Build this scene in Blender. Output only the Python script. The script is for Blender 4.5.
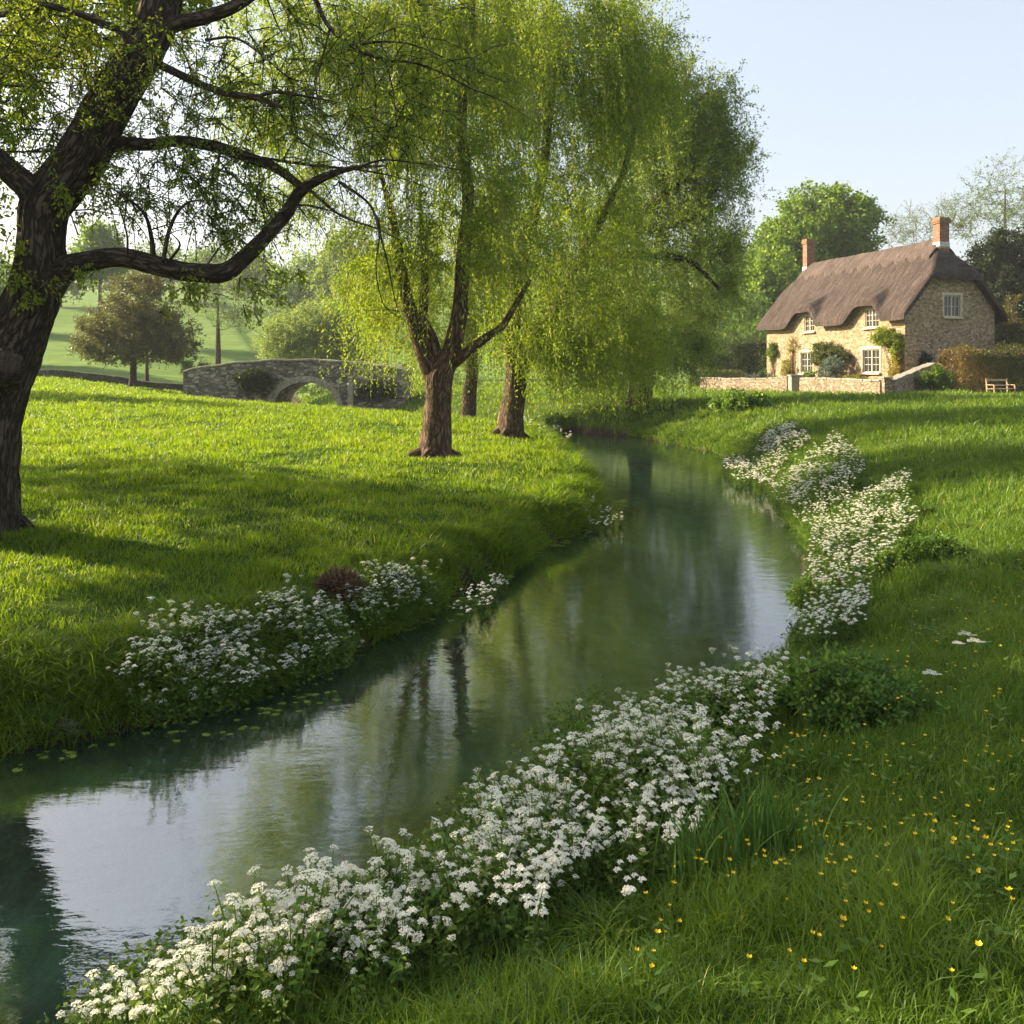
import bpy, bmesh, math, random
import numpy as np
from mathutils import Vector
R = math.radians
rng = np.random.default_rng(7)
random.seed(7)
for o in list(bpy.data.objects): bpy.data.objects.remove(o)
SC = bpy.context.scene
COL = SC.collection

# ------------------------------------------------------------------ camera, sky, sun, exposure
CAMZ, FPX, HZ = 2.5, 900.0, 370.0
cam = bpy.data.cameras.new('camera'); camo = bpy.data.objects.new('camera', cam); COL.objects.link(camo)
camo.location = (0, 0, CAMZ); camo.rotation_euler = (R(90), 0, 0)
cam.sensor_width = 36; cam.lens = 36*FPX/1024; cam.shift_y = (HZ-512)/1024.0
cam.clip_start = 0.05; cam.clip_end = 5000
SC.camera = camo
SUN_AZ = (-0.94, 0.34); SUN_EL = R(27)
w = bpy.data.worlds.new('World'); SC.world = w; w.use_nodes = True
nt = w.node_tree; sky = nt.nodes.new('ShaderNodeTexSky'); sky.sky_type = 'NISHITA'; sky.sun_disc = False
sky.sun_elevation = SUN_EL; sky.sun_rotation = math.atan2(SUN_AZ[0], SUN_AZ[1]); sky.air_density = 1.0; sky.dust_density = 5.0; sky.ozone_density = 1.0
hz = nt.nodes.new('ShaderNodeMix'); hz.data_type = 'RGBA'; hz.inputs[0].default_value = .6; nt.links.new(sky.outputs[0], hz.inputs[6]); hz.inputs[7].default_value = (1.55, 1.66, 1.76, 1)   # thin high haze evens the sky
nt.links.new(hz.outputs[2], nt.nodes['Background'].inputs[0]); nt.nodes['Background'].inputs[1].default_value = 0.12
sl = bpy.data.lights.new('sun', 'SUN'); sl.energy = 5.0; sl.angle = R(0.6); sl.color = (1.0, 0.80, 0.54)
so = bpy.data.objects.new('sun', sl); COL.objects.link(so)
n_ = math.hypot(*SUN_AZ)
sd = Vector((SUN_AZ[0]/n_*math.cos(SUN_EL), SUN_AZ[1]/n_*math.cos(SUN_EL), math.sin(SUN_EL)))
so.rotation_euler = sd.to_track_quat('Z', 'Y').to_euler(); so.location = (-30, 20, 30)
SC.view_settings.view_transform = 'Standard'; SC.view_settings.look = 'None'
SC.view_settings.exposure = 1.88; SC.view_settings.gamma = 1.0
SC.cycles.max_bounces = 6; SC.cycles.transparent_max_bounces = 8; SC.cycles.volume_bounces = 0

# ------------------------------------------------------------------ helpers
def px(X, Y, d):                      # picture position + distance -> point in the world
    return np.array([(X-512)/FPX*d, d, CAMZ+(HZ-Y)/FPX*d])
def pxz(X, Y, z):                     # picture position on the level z
    d = FPX*(CAMZ-z)/(Y-HZ); return np.array([(X-512)/FPX*d, d])
def hash2(i, j, s=0):
    n = (i.astype(np.int64)*374761393 + j.astype(np.int64)*668265263 + s*974634777) & 0xffffffff
    n = ((n ^ (n >> 13))*1274126177) & 0xffffffff
    return ((n ^ (n >> 16)) & 0xffffff)/float(0xffffff)
def vnoise(x, y, s=0):
    x = np.asarray(x, float); y = np.asarray(y, float)
    i = np.floor(x); j = np.floor(y); fx = x-i; fy = y-j
    fx = fx*fx*(3-2*fx); fy = fy*fy*(3-2*fy); i = i.astype(np.int64); j = j.astype(np.int64)
    a = hash2(i, j, s); b = hash2(i+1, j, s); c = hash2(i, j+1, s); d = hash2(i+1, j+1, s)
    return (a*(1-fx)+b*fx)*(1-fy)+(c*(1-fx)+d*fx)*fy
def fbm(x, y, o=3, s=0):
    t = 0; a = 0.5; f = 1.0
    for k in range(o): t = t+a*(vnoise(x*f, y*f, s+k)-.5)*2; a *= .5; f *= 2.03
    return t
def sstep(a, b, x):
    t = np.clip((x-a)/(b-a), 0, 1); return t*t*(3-2*t)

def build(name, verts, faces, mat, parent=None, loc=None, attrs=None, smooth=True):
    """faces: int array (n,3)/(n,4), or list of such arrays"""
    me = bpy.data.meshes.new(name)
    if not isinstance(faces, list): faces = [faces]
    faces = [np.asarray(f, dtype=np.int32) for f in faces if len(f)]
    V = np.asarray(verts, dtype=np.float32)
    if loc is not None: V = V-np.asarray(loc, dtype=np.float32)
    loops = np.concatenate([f.ravel() for f in faces])
    tot = np.concatenate([np.full(len(f), f.shape[1], np.int32) for f in faces])
    st = np.concatenate([[0], np.cumsum(tot)[:-1]]).astype(np.int32)
    me.vertices.add(len(V)); me.vertices.foreach_set('co', V.ravel())
    me.loops.add(len(loops)); me.loops.foreach_set('vertex_index', loops)
    me.polygons.add(len(st)); me.polygons.foreach_set('loop_start', st)
    me.polygons.foreach_set('use_smooth', np.full(len(st), smooth))
    if attrs:
        for k, a in attrs.items():
            a = np.asarray(a, dtype=np.float32)
            if a.ndim == 1:
                at = me.attributes.new(k, 'FLOAT', 'POINT'); at.data.foreach_set('value', a)
            else:
                at = me.attributes.new(k, 'FLOAT_VECTOR', 'POINT'); at.data.foreach_set('vector', a.ravel())
    me.update(calc_edges=True)
    if mat is not None: me.materials.append(mat)
    o = bpy.data.objects.new(name, me); COL.objects.link(o)
    if parent is not None: o.parent = parent
    elif loc is not None: o.location = loc
    return o
def tag(o, label=None, cat=None, group=None, kind=None):
    if label: o['label'] = label
    if cat: o['category'] = cat
    if group: o['group'] = group
    if kind: o['kind'] = kind
    return o
def empty(name, loc, label, cat, group=None, rz=0):
    o = bpy.data.objects.new(name, None); COL.objects.link(o); o.location = loc; o.rotation_euler = (0, 0, rz)
    o.empty_display_size = .2
    return tag(o, label, cat, group)
def copy_tree(o, parent=None):
    c = o.copy(); COL.objects.link(c)
    if parent is not None: c.parent = parent
    for ch in list(KIDS.get(o.name, [])) or list(o.children): copy_tree(ch, c)
    return c
KIDS = {}
class Acc:                            # collects quads with attributes for ONE mesh
    def __init__(s): s.v = []; s.f = []; s.t = []; s.a = []; s.b = []; s.n = 0
    def add(s, v, f, a=None, b=None):
        v = np.asarray(v, float).reshape(-1, 3); f = np.asarray(f, int)
        s.v.append(v)
        (s.f if f.shape[1] == 4 else s.t).append(f+s.n)
        s.a.append(np.zeros(len(v)) if a is None else np.broadcast_to(np.asarray(a, float), (len(v),)))
        s.b.append(v if b is None else b)
        s.n += len(v)
    def make(s, name, mat, parent=None, loc=None, smooth=True):
        fs = []
        if s.f: fs.append(np.concatenate(s.f))
        if s.t: fs.append(np.concatenate(s.t))
        return build(name, np.concatenate(s.v), fs, mat, parent, loc, {'tint': np.concatenate(s.a), 'bk': np.concatenate(s.b)}, smooth)
    def box(s, c, size, ax=None, bev=0.0, a=None):
        """box centred at c, size along axes ax (3x3 rows), optional bevel"""
        h = np.asarray(size, float)/2; ax = np.eye(3) if ax is None else np.asarray(ax, float)
        bm = bmesh.new(); bmesh.ops.create_cube(bm, size=1)
        for v in bm.verts: v.co = Vector((v.co.x*2*h[0], v.co.y*2*h[1], v.co.z*2*h[2]))
        if bev > 0: bmesh.ops.bevel(bm, geom=list(bm.edges), offset=min(bev, h.min()*.8), segments=1, affect='EDGES')
        bmesh.ops.triangulate(bm, faces=[f for f in bm.faces if len(f.verts) > 4])
        bm.verts.index_update()
        V = np.array([v.co for v in bm.verts])@ax+np.asarray(c, float)
        q = [[v.index for v in f.verts] for f in bm.faces if len(f.verts) == 4]; t = [[v.index for v in f.verts] for f in bm.faces if len(f.verts) == 3]
        bm.free()
        n0 = s.n
        s.add(V, np.array(q), a)
        if t: s.t.append(np.array(t)+n0)
def smooth_path(P, r, step):
    P = np.asarray(P, float); r = np.asarray(r, float)
    if len(P) == 2: P = np.array([P[0], (P[0]+P[1])/2, P[1]]); r = np.array([r[0], (r[0]+r[1])/2, r[1]])
    Q = np.vstack([2*P[0]-P[1], P, 2*P[-1]-P[-2]]); out = []; ro = []
    for i in range(1, len(Q)-2):
        L = np.linalg.norm(Q[i+1]-Q[i]); n = max(1, int(round(L/step)))
        t = np.linspace(0, 1, n, endpoint=False)[:, None]
        p0, p1, p2, p3 = Q[i-1], Q[i], Q[i+1], Q[i+2]
        out.append(.5*((2*p1)+(-p0+p2)*t+(2*p0-5*p1+4*p2-p3)*t**2+(-p0+3*p1-3*p2+p3)*t**3))
        tt = t[:, 0]; ro.append(r[i-1]*(1-tt)+r[i]*tt)
    out.append(P[-1:]); ro.append(r[-1:])
    return np.vstack(out), np.concatenate(ro)
def tube(acc, P, r, seg=6, rough=0.0, a=0.5, cap=True, seed=0):
    P = np.asarray(P, float); r = np.asarray(r, float); n = len(P)
    T = np.gradient(P, axis=0); T /= np.linalg.norm(T, axis=1)[:, None]+1e-9
    u = np.cross(T[0], [0.3, 1, .1]); u /= np.linalg.norm(u)
    U = np.zeros((n, 3))
    for i in range(n):
        u = u-T[i]*np.dot(u, T[i]); u /= np.linalg.norm(u)+1e-9; U[i] = u
    W = np.cross(T, U)
    th = np.linspace(0, 2*math.pi, seg, endpoint=False)
    Ls = np.concatenate([[0], np.cumsum(np.linalg.norm(np.diff(P, axis=0), axis=1))])
    rr = np.repeat(r[:, None], seg, 1)
    if rough > 0:
        A, B = np.meshgrid(th, Ls)
        k = np.round(max(r.max(), .02)*2*math.pi/0.10)/(2*math.pi)*2
        def pn(f, g, s):    # noise periodic in angle
            return .5*(vnoise(np.cos(A)*f+9+s, np.sin(A)*f+B*g, s)+vnoise(np.cos(A)*f-B*g+5, np.sin(A)*f+B*g*.4+7, s+3))*2-1
        big = pn(1.3, .8, seed+1)*.10+pn(2.5, 1.7, seed+5)*.06
        rid = np.abs(pn(max(k*1.6, 3), 2.2, seed+9))
        rr = rr*(1+big)+rough*(rid-.35)*np.minimum(1, rr/.12)
    V = P[:, None, :]+rr[:, :, None]*(np.cos(th)[None, :, None]*U[:, None, :]+np.sin(th)[None, :, None]*W[:, None, :])
    bk = np.stack([np.cos(th)[None, :]*rr, np.sin(th)[None, :]*rr, np.repeat(Ls[:, None], seg, 1)], -1)
    idx = np.arange(n*seg).reshape(n, seg); i0 = idx[:-1]; i1 = idx[1:]
    F = np.stack([i0, np.roll(i0, -1, 1), np.roll(i1, -1, 1), i1], -1).reshape(-1, 4)
    acc.add(V.reshape(-1, 3), F, a, bk.reshape(-1, 3))
    if cap:
        c = P[-1]+T[-1]*r[-1]*.4; n0 = acc.n
        V2 = np.vstack([V[-1], c]); f = [[i, (i+1) % seg, seg] for i in range(seg)]
        acc.add(V2, np.array(f), a, np.vstack([bk[-1], bk[-1][:1]]))

# ------------------------------------------------------------------ materials
def mat(name):
    m = bpy.data.materials.new(name); m.use_nodes = True; nt = m.node_tree
    for n in list(nt.nodes): nt.nodes.remove(n)
    out = nt.nodes.new('ShaderNodeOutputMaterial'); return m, nt, out
def N(nt, t, **k):
    n = nt.nodes.new(t)
    for a, b in k.items():
        if a.startswith('_'): n.inputs[a[1:].replace('_', ' ')].default_value = b
        else: setattr(n, a, b)
    return n
def ramp(nt, src, stops):
    r = nt.nodes.new('ShaderNodeValToRGB'); e = r.color_ramp.elements
    while len(e) < len(stops): e.new(0.5)
    for el, (p, c) in zip(e, stops): el.position = p; el.color = (*c, 1)
    nt.links.new(src, r.inputs[0]); return r.outputs[0]
def noise(nt, vec, scale, detail=3, rough=.55, out='Fac'):
    n = N(nt, 'ShaderNodeTexNoise'); n.inputs['Scale'].default_value = scale; n.inputs['Detail'].default_value = detail; n.inputs['Roughness'].default_value = rough
    if vec is not None: nt.links.new(vec, n.inputs['Vector'])
    return n.outputs[out]
def mapping(nt, vec, scale=(1, 1, 1), rot=(0, 0, 0)):
    m = N(nt, 'ShaderNodeMapping'); m.inputs['Scale'].default_value = scale; m.inputs['Rotation'].default_value = rot
    nt.links.new(vec, m.inputs['Vector']); return m.outputs[0]
def mixc(nt, f, a, b, mode='MIX'):
    m = N(nt, 'ShaderNodeMix', data_type='RGBA', blend_type=mode)
    for i, v in ((0, f), (6, a), (7, b)):
        if isinstance(v, (int, float)): m.inputs[i].default_value = v
        elif isinstance(v, tuple): m.inputs[i].default_value = (*v, 1)
        else: nt.links.new(v, m.inputs[i])
    return m.outputs[2]
def math_(nt, op, a, b=None):
    m = N(nt, 'ShaderNodeMath', operation=op)
    for i, v in ((0, a), (1, b)):
        if v is None: continue
        if isinstance(v, (int, float)): m.inputs[i].default_value = v
        else: nt.links.new(v, m.inputs[i])
    return m.outputs[0]
def attr(nt, name, out='Fac'):
    a = N(nt, 'ShaderNodeAttribute', attribute_name=name); return a.outputs[out]
def objc(nt): return N(nt, 'ShaderNodeTexCoord').outputs['Object']
def bump(nt, h, dist, strength=1.0, normal=None):
    b = N(nt, 'ShaderNodeBump'); b.inputs['Distance'].default_value = dist; b.inputs['Strength'].default_value = strength
    nt.links.new(h, b.inputs['Height'])
    if normal is not None: nt.links.new(normal, b.inputs['Normal'])
    return b.outputs[0]
def principled(nt, out, col, rough=.8, normal=None, spec=.3):
    p = N(nt, 'ShaderNodeBsdfPrincipled'); p.inputs['Roughness'].default_value = rough; p.inputs['Specular IOR Level'].default_value = spec
    if isinstance(col, tuple): p.inputs['Base Color'].default_value = (*col, 1)
    else: nt.links.new(col, p.inputs['Base Color'])
    if normal is not None: nt.links.new(normal, p.inputs['Normal'])
    nt.links.new(p.outputs[0], out.inputs[0]); return p
GAIN = {'grass_blades': 1.42, 'white_petals': 1, 'yellow_petals': 1, 'straw': 1, 'evergreen_leaves': 1, 'hedge_leaves': 1.1, 'rusty_hedge_leaves': 1.1, 'meadow_blades': 1.15}
def leaf_mat(name, stops, trans=.45, tcol=(1.25, 1.25, .7), rough=.5, obj_var=0.0):
    m, nt, out = mat(name); gn = GAIN.get(name, 1.22); stops = [(p, tuple(c*gn for c in q)) for p, q in stops]
    col = ramp(nt, attr(nt, 'tint'), stops)
    if obj_var:
        oi = N(nt, 'ShaderNodeObjectInfo'); hs = N(nt, 'ShaderNodeHueSaturation')
        nt.links.new(math_(nt, 'ADD', math_(nt, 'MULTIPLY', oi.outputs['Random'], obj_var), 1-obj_var/2), hs.inputs['Value']); nt.links.new(col, hs.inputs['Color']); col = hs.outputs[0]
    p = N(nt, 'ShaderNodeBsdfPrincipled'); p.inputs['Roughness'].default_value = rough; p.inputs['Specular IOR Level'].default_value = .25
    nt.links.new(col, p.inputs['Base Color'])
    t = N(nt, 'ShaderNodeBsdfTranslucent'); nt.links.new(mixc(nt, 1.0, col, tcol, 'MULTIPLY'), t.inputs['Color'])
    mx = N(nt, 'ShaderNodeMixShader'); mx.inputs[0].default_value = trans
    nt.links.new(p.outputs[0], mx.inputs[1]); nt.links.new(t.outputs[0], mx.inputs[2]); nt.links.new(mx.outputs[0], out.inputs[0])
    return m
def bark_mat(name, c1, c2, c3, scale=1.0, bd=.02):
    m, nt, out = mat(name)
    v = attr(nt, 'bk', 'Vector'); vs = mapping(nt, v, (scale, scale, scale*.22))
    vo = N(nt, 'ShaderNodeTexVoronoi', feature='DISTANCE_TO_EDGE'); vo.inputs['Scale'].default_value = 19
    d = mixc(nt, .5, vs, noise(nt, vs, 12, 3, .6, 'Color'), 'LINEAR_LIGHT'); 
    wv = mixc(nt, .13, vs, noise(nt, vs, 14, 3, .6, 'Color'))
    nt.links.new(wv, vo.inputs['Vector'])
    n1 = noise(nt, vs, 40, 6, .7); n2 = noise(nt, v, 3.5, 3, .6)
    crack = ramp(nt, vo.outputs['Distance'], [(0, (0, 0, 0)), (.28, (1, 1, 1))])
    h = math_(nt, 'ADD', math_(nt, 'MULTIPLY', crack, .7), math_(nt, 'MULTIPLY', n1, .6))
    col = ramp(nt, math_(nt, 'MULTIPLY', h, .8), [(.15, c1), (.6, c2), (1, c3)])
    moss = ramp(nt, n2, [(.52, (0, 0, 0)), (.75, (1, 1, 1))])
    col = mixc(nt, math_(nt, 'MULTIPLY', moss, .35), col, (.05, .065, .02))
    principled(nt, out, col, .9, bump(nt, h, bd), .15)
    return m
def stone_mat(name, sx, stops, mortar=(.25, .22, .17), mo=.05, flat=1.8, dirt=(.12, .11, .08), dirtf=.5, bd=.02):
    m, nt, out = mat(name); o = objc(nt)
    wv = mixc(nt, .035, o, noise(nt, o, 2.0, 2, .5, 'Color'))
    vs = mapping(nt, wv, (sx, sx, sx*flat))
    vo = N(nt, 'ShaderNodeTexVoronoi', feature='F1'); vo.inputs['Scale'].default_value = 1; nt.links.new(vs, vo.inputs['Vector'])
    ve = N(nt, 'ShaderNodeTexVoronoi', feature='DISTANCE_TO_EDGE'); ve.inputs['Scale'].default_value = 1; nt.links.new(vs, ve.inputs['Vector'])
    s = N(nt, 'ShaderNodeSeparateColor'); nt.links.new(vo.outputs['Color'], s.inputs[0])
    col = ramp(nt, s.outputs[0], stops)
    n1 = noise(nt, o, 30, 4, .6)
    col = mixc(nt, .5, col, ramp(nt, n1, [(.3, (.45, .45, .45)), (.7, (1.1, 1.1, 1.1))]), 'MULTIPLY')
    e = ramp(nt, ve.outputs['Distance'], [(0, (1, 1, 1)), (mo*1.6, (0, 0, 0))])
    col = mixc(nt, e, col, mortar)
    df = ramp(nt, noise(nt, o, .7, 4, .65), [(.45, (0, 0, 0)), (.7, (dirtf, dirtf, dirtf))])
    col = mixc(nt, df, col, dirt)
    h = math_(nt, 'ADD', math_(nt, 'SUBTRACT', 1.0, e), math_(nt, 'MULTIPLY', n1, .5))
    principled(nt, out, col, .92, bump(nt, h, bd), .15); return m
def flat_mat(name, col, rough=.7, var=.25, sc=8, spec=.3):
    m, nt, out = mat(name); o = objc(nt)
    n1 = noise(nt, o, sc, 4, .6)
    lo = tuple(c*(1-var) for c in col); hi = tuple(c*(1+var) for c in col)
    principled(nt, out, ramp(nt, n1, [(.3, lo), (.7, hi)]), rough, bump(nt, n1, .004), spec); return m

M_grass = leaf_mat('grass_blades', [(0, (.032, .074, .010)), (.45, (.075, .138, .015)), (.8, (.14, .20, .022)), (.93, (.16, .22, .03)), (1, (.34, .28, .12))], .42, (1.35, 1.25, .5), .45)
M_mead = leaf_mat('meadow_blades', [(0, (.032, .082, .012)), (.45, (.108, .168, .012)), (.8, (.175, .225, .020)), (.93, (.23, .26, .04)), (1, (.34, .28, .12))], .52, (1.55, 1.6, .42), .45)
M_reed = leaf_mat('reed_leaves', [(0, (.035, .085, .02)), (1, (.09, .17, .03))], .35)
M_willow = leaf_mat('willow_leaves', [(0, (.055, .095, .014)), (.5, (.105, .165, .020)), (1, (.20, .24, .026))], .52, (1.5, 1.5, .5))
M_willowg = leaf_mat('grey_willow_leaves', [(0, (.06, .10, .026)), (.5, (.115, .17, .038)), (1, (.20, .24, .05))], .52, (1.4, 1.4, .6))
M_oldleaf = leaf_mat('old_tree_leaves', [(0, (.06, .11, .016)), (.5, (.11, .175, .022)), (1, (.20, .24, .035))], .55, (1.8, 1.6, .5))
M_green = leaf_mat('chestnut_leaves', [(0, (.05, .10, .012)), (.6, (.115, .19, .018)), (1, (.20, .28, .03))], .42)
M_dark = leaf_mat('evergreen_leaves', [(0, (.010, .020, .008)), (.6, (.022, .038, .011)), (1, (.06, .075, .02))], .2, (1, 1, .6), .8)
M_olive = leaf_mat('hawthorn_leaves', [(0, (.04, .052, .016)), (.5, (.075, .085, .024)), (1, (.14, .125, .035))], .35, (1.3, 1.25, .6))
M_pale = leaf_mat('pale_leaves', [(0, (.07, .13, .028)), (.6, (.125, .195, .045)), (1, (.21, .26, .08))], .45)
M_grey = leaf_mat('silver_leaves', [(0, (.05, .075, .05)), (.6, (.10, .135, .10)), (1, (.19, .22, .17))], .3, (1.1, 1.15, .95))
M_hedge = leaf_mat('hedge_leaves', [(0, (.025, .04, .012)), (.5, (.05, .075, .018)), (1, (.10, .12, .03))], .3)
M_rust = leaf_mat('rusty_hedge_leaves', [(0, (.035, .055, .015)), (.45, (.075, .10, .022)), (.7, (.15, .11, .03)), (1, (.26, .12, .04))], .35, (1.3, 1.0, .6))
M_lime = leaf_mat('lime_climber_leaves', [(0, (.07, .12, .012)), (.5, (.13, .19, .018)), (1, (.26, .27, .03))], .4)
M_gold = leaf_mat('golden_leaves', [(0, (.12, .12, .02)), (.5, (.22, .19, .03)), (1, (.34, .24, .05))], .4)
M_weed = leaf_mat('bank_herb_leaves', [(0, (.04, .09, .015)), (.5, (.085, .155, .022)), (1, (.18, .24, .038))], .35, obj_var=.5)
M_petal = leaf_mat('white_petals', [(0, (.55, .62, .34)), (.25, (.76, .76, .60)), (1, (.92, .90, .80))], .38, (1, 1, .95))
M_yel = leaf_mat('yellow_petals', [(0, (.55, .36, .01)), (1, (.85, .60, .02))], .25, (1, 1, .6))
M_straw = leaf_mat('straw', [(0, (.045, .028, .014)), (.6, (.20, .14, .07)), (1, (.36, .28, .16))], .2, (1, 1, .8))
M_barkd = bark_mat('dark_rugged_bark', (.018, .013, .010), (.075, .056, .043), (.17, .13, .10), 1.0, .03)
M_barkb = bark_mat('brown_willow_bark', (.03, .019, .012), (.12, .08, .052), (.24, .17, .115), .8, .03)
M_twig = flat_mat('twig_bark', (.075, .055, .035), .9, .4, 20)
M_ytwig = flat_mat('young_willow_twigs', (.22, .18, .05), .8, .3, 20)
M_wall = stone_mat('rubble_limestone', 6.5, [(0, (.17, .125, .08)), (.3, (.31, .225, .135)), (.75, (.42, .32, .20)), (1, (.52, .43, .30))], (.31, .24, .15), .05, 1.8, (.24, .19, .12), .4)
M_garden = stone_mat('garden_wall_stone', 5.5, [(0, (.16, .12, .09)), (.5, (.34, .26, .18)), (1, (.5, .40, .28))], (.14, .11, .08), .06, 2.2)
M_bridge = stone_mat('weathered_bridge_stone', 3.6, [(0, (.12, .11, .09)), (.5, (.26, .24, .195)), (1, (.46, .42, .33))], (.06, .055, .045), .06, 2.2, (.05, .06, .03), .7)
M_bridge2 = flat_mat('arch_stone', (.30, .275, .22), .9, .4, 5)
M_fieldw = stone_mat('mossy_field_wall_stone', 4.5, [(0, (.04, .04, .035)), (.5, (.09, .085, .07)), (1, (.17, .16, .13))], (.03, .03, .02), .07, 2, (.03, .045, .015), .8)
M_ash = flat_mat('dressed_stone', (.50, .42, .29), .85, .18, 6)
M_cope = flat_mat('coping_stone', (.26, .235, .19), .9, .35, 5)
M_frame = flat_mat('cream_window_paint', (.50, .47, .39), .5, .08, 10)
M_lead = flat_mat('lead_flashing', (.42, .41, .39), .5, .15, 8)
M_oak = flat_mat('weathered_oak', (.36, .26, .17), .8, .3, 14)
M_oakd = flat_mat('dark_oak', (.10, .075, .05), .8, .3, 14)
M_terra = flat_mat('terracotta', (.45, .18, .09), .8, .2, 14)
def mk_glass():
    m, nt, out = mat('window_glass'); p = principled(nt, out, (.03, .032, .035), .06, None, .8); return m
M_glass = mk_glass()
def mk_brick():
    m, nt, out = mat('chimney_brick'); o = objc(nt)
    s = N(nt, 'ShaderNodeSeparateXYZ'); nt.links.new(o, s.inputs[0])
    c = N(nt, 'ShaderNodeCombineXYZ'); nt.links.new(math_(nt, 'ADD', s.outputs[0], s.outputs[1]), c.inputs[0]); nt.links.new(s.outputs[2], c.inputs[1])
    b = N(nt, 'ShaderNodeTexBrick'); b.inputs['Scale'].default_value = 1; b.inputs['Brick Width'].default_value = .23; b.inputs['Row Height'].default_value = .085
    b.inputs['Mortar Size'].default_value = .009; b.inputs['Color1'].default_value = (.27, .14, .09, 1); b.inputs['Color2'].default_value = (.20, .085, .05, 1); b.inputs['Mortar'].default_value = (.33, .27, .2, 1)
    nt.links.new(c.outputs[0], b.inputs['Vector'])
    col = mixc(nt, .6, b.outputs[0], ramp(nt, noise(nt, o, 6, 4, .6), [(.3, (.45, .45, .45)), (.7, (1.2, 1.15, 1.1))]), 'MULTIPLY')
    principled(nt, out, col, .9, bump(nt, b.outputs[1], -.01), .2); return m
M_brick = mk_brick()
def mk_thatch(name, k=1.0):
    m, nt, out = mat(name); o = objc(nt)
    v = mapping(nt, o, (9, 1.3, 1.3)); n1 = noise(nt, v, 5, 5, .7); n2 = noise(nt, o, .8, 4, .6); n3 = noise(nt, o, 26, 3, .6)
    n5 = noise(nt, mapping(nt, o, (3.2, .45, .45)), 2, 4, .7); f = math_(nt, 'ADD', math_(nt, 'MULTIPLY', n1, .4), math_(nt, 'MULTIPLY', n3, .25)); f = math_(nt, 'ADD', f, math_(nt, 'MULTIPLY', n5, .35))
    col = ramp(nt, f, [(.38, (.030*k, .023*k, .022*k)), (.5, (.062*k, .050*k, .046*k)), (.60, (.135*k, .112*k, .102*k))])
    col = mixc(nt, .6, col, ramp(nt, n2, [(.35, (.6, .6, .58)), (.65, (1.1, 1.05, 1.02))]), 'MULTIPLY')
    principled(nt, out, col, .95, bump(nt, f, .12), .1); return m
M_thatch = mk_thatch('thatch'); M_thatch2 = mk_thatch('ridge_thatch', 1.4)

# ------------------------------------------------------------------ terrain
LB = [(-60, -12), (-30, -4), (-14, 1), (-6, 4.3), (-3.5, 5.6), (-2.8, 6.3), (-1.7, 7.5), (-.9, 9.1), (-.3, 10.6), (.45, 12.6), (1.25, 14.3), (1.6, 16), (1.7, 18.5), (1.6, 23), (1.4, 28), (1.0, 32), (-1.5, 37), (-5, 41.5), (-9, 46), (-12.7, 50.5), (-17, 58), (-24, 78), (-30, 100)]
RB = [(-58, -18), (-28, -9), (-13, -4), (-7, -.2), (-3.5, 1.9), (-2.2, 2.6), (-1.4, 3.15), (-.7, 3.75), (-.2, 4.5), (.35, 5.6), (1.2, 6.5), (2.3, 7.4), (3.0, 8.8), (3.5, 10.4), (4.0, 12), (4.7, 15), (5.5, 18.5), (5.9, 22), (6.2, 26.5), (5.7, 30), (4.6, 33.5), (2.5, 36.5), (-2, 43), (-6.5, 47.5), (-9.2, 50.5), (-13, 57.5), (-19, 78), (-25, 102)]
def chain(C, jit, s):
    C = np.array(C, float); out = []
    for i in range(len(C)-1):
        L = np.linalg.norm(C[i+1]-C[i]); n = max(1, int(L/(.5 if C[i][1] < 35 and C[i][0] > -8 else 4)))
        for k in range(n): out.append(C[i]+(C[i+1]-C[i])*k/n)
    out.append(C[-1]); out = np.array(out)
    out[:, 0] += fbm(out[:, 0]*.9, out[:, 1]*.9, 3, s)*jit; out[:, 1] += fbm(out[:, 0]*.9+50, out[:, 1]*.9, 3, s)*jit
    return out
LBc = chain(LB, .28, 11); RBc = chain(RB, .28, 31)
def segdist(x, y, C):
    best = np.full(x.shape, 1e9)
    for i in range(len(C)-1):
        ax, ay = C[i]; bx, by = C[i+1]; dx, dy = bx-ax, by-ay; L2 = dx*dx+dy*dy
        t = np.clip(((x-ax)*dx+(y-ay)*dy)/L2, 0, 1); d = (x-ax-t*dx)**2+(y-ay-t*dy)**2
        np.minimum(best, d, out=best)
    return np.sqrt(best)
POLY = np.vstack([LBc, RBc[::-1]])
def inside(x, y):
    c = np.zeros(x.shape, bool); n = len(POLY)
    for i in range(n):
        x1, y1 = POLY[i]; x2, y2 = POLY[(i+1) % n]
        if y1 == y2: continue
        m = ((y1 > y) != (y2 > y)) & (x < (x2-x1)*(y-y1)/(y2-y1)+x1)
        c ^= m
    return c
def bank(x, y):
    """signed distance from the water's edge (>0 on land) and left-bank flag"""
    x = np.asarray(x, float); y = np.asarray(y, float); sh = x.shape; x = x.ravel(); y = y.ravel()
    s = np.full(x.shape, 200.0); left = x < -.45*y+100
    dl = segdist(x, y, LBc); dr = segdist(x, y, RBc); ins = inside(x, y)
    s = np.minimum(dl, dr); left = dl < dr
    return np.where(ins, -s, s).reshape(sh), left.reshape(sh)
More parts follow.
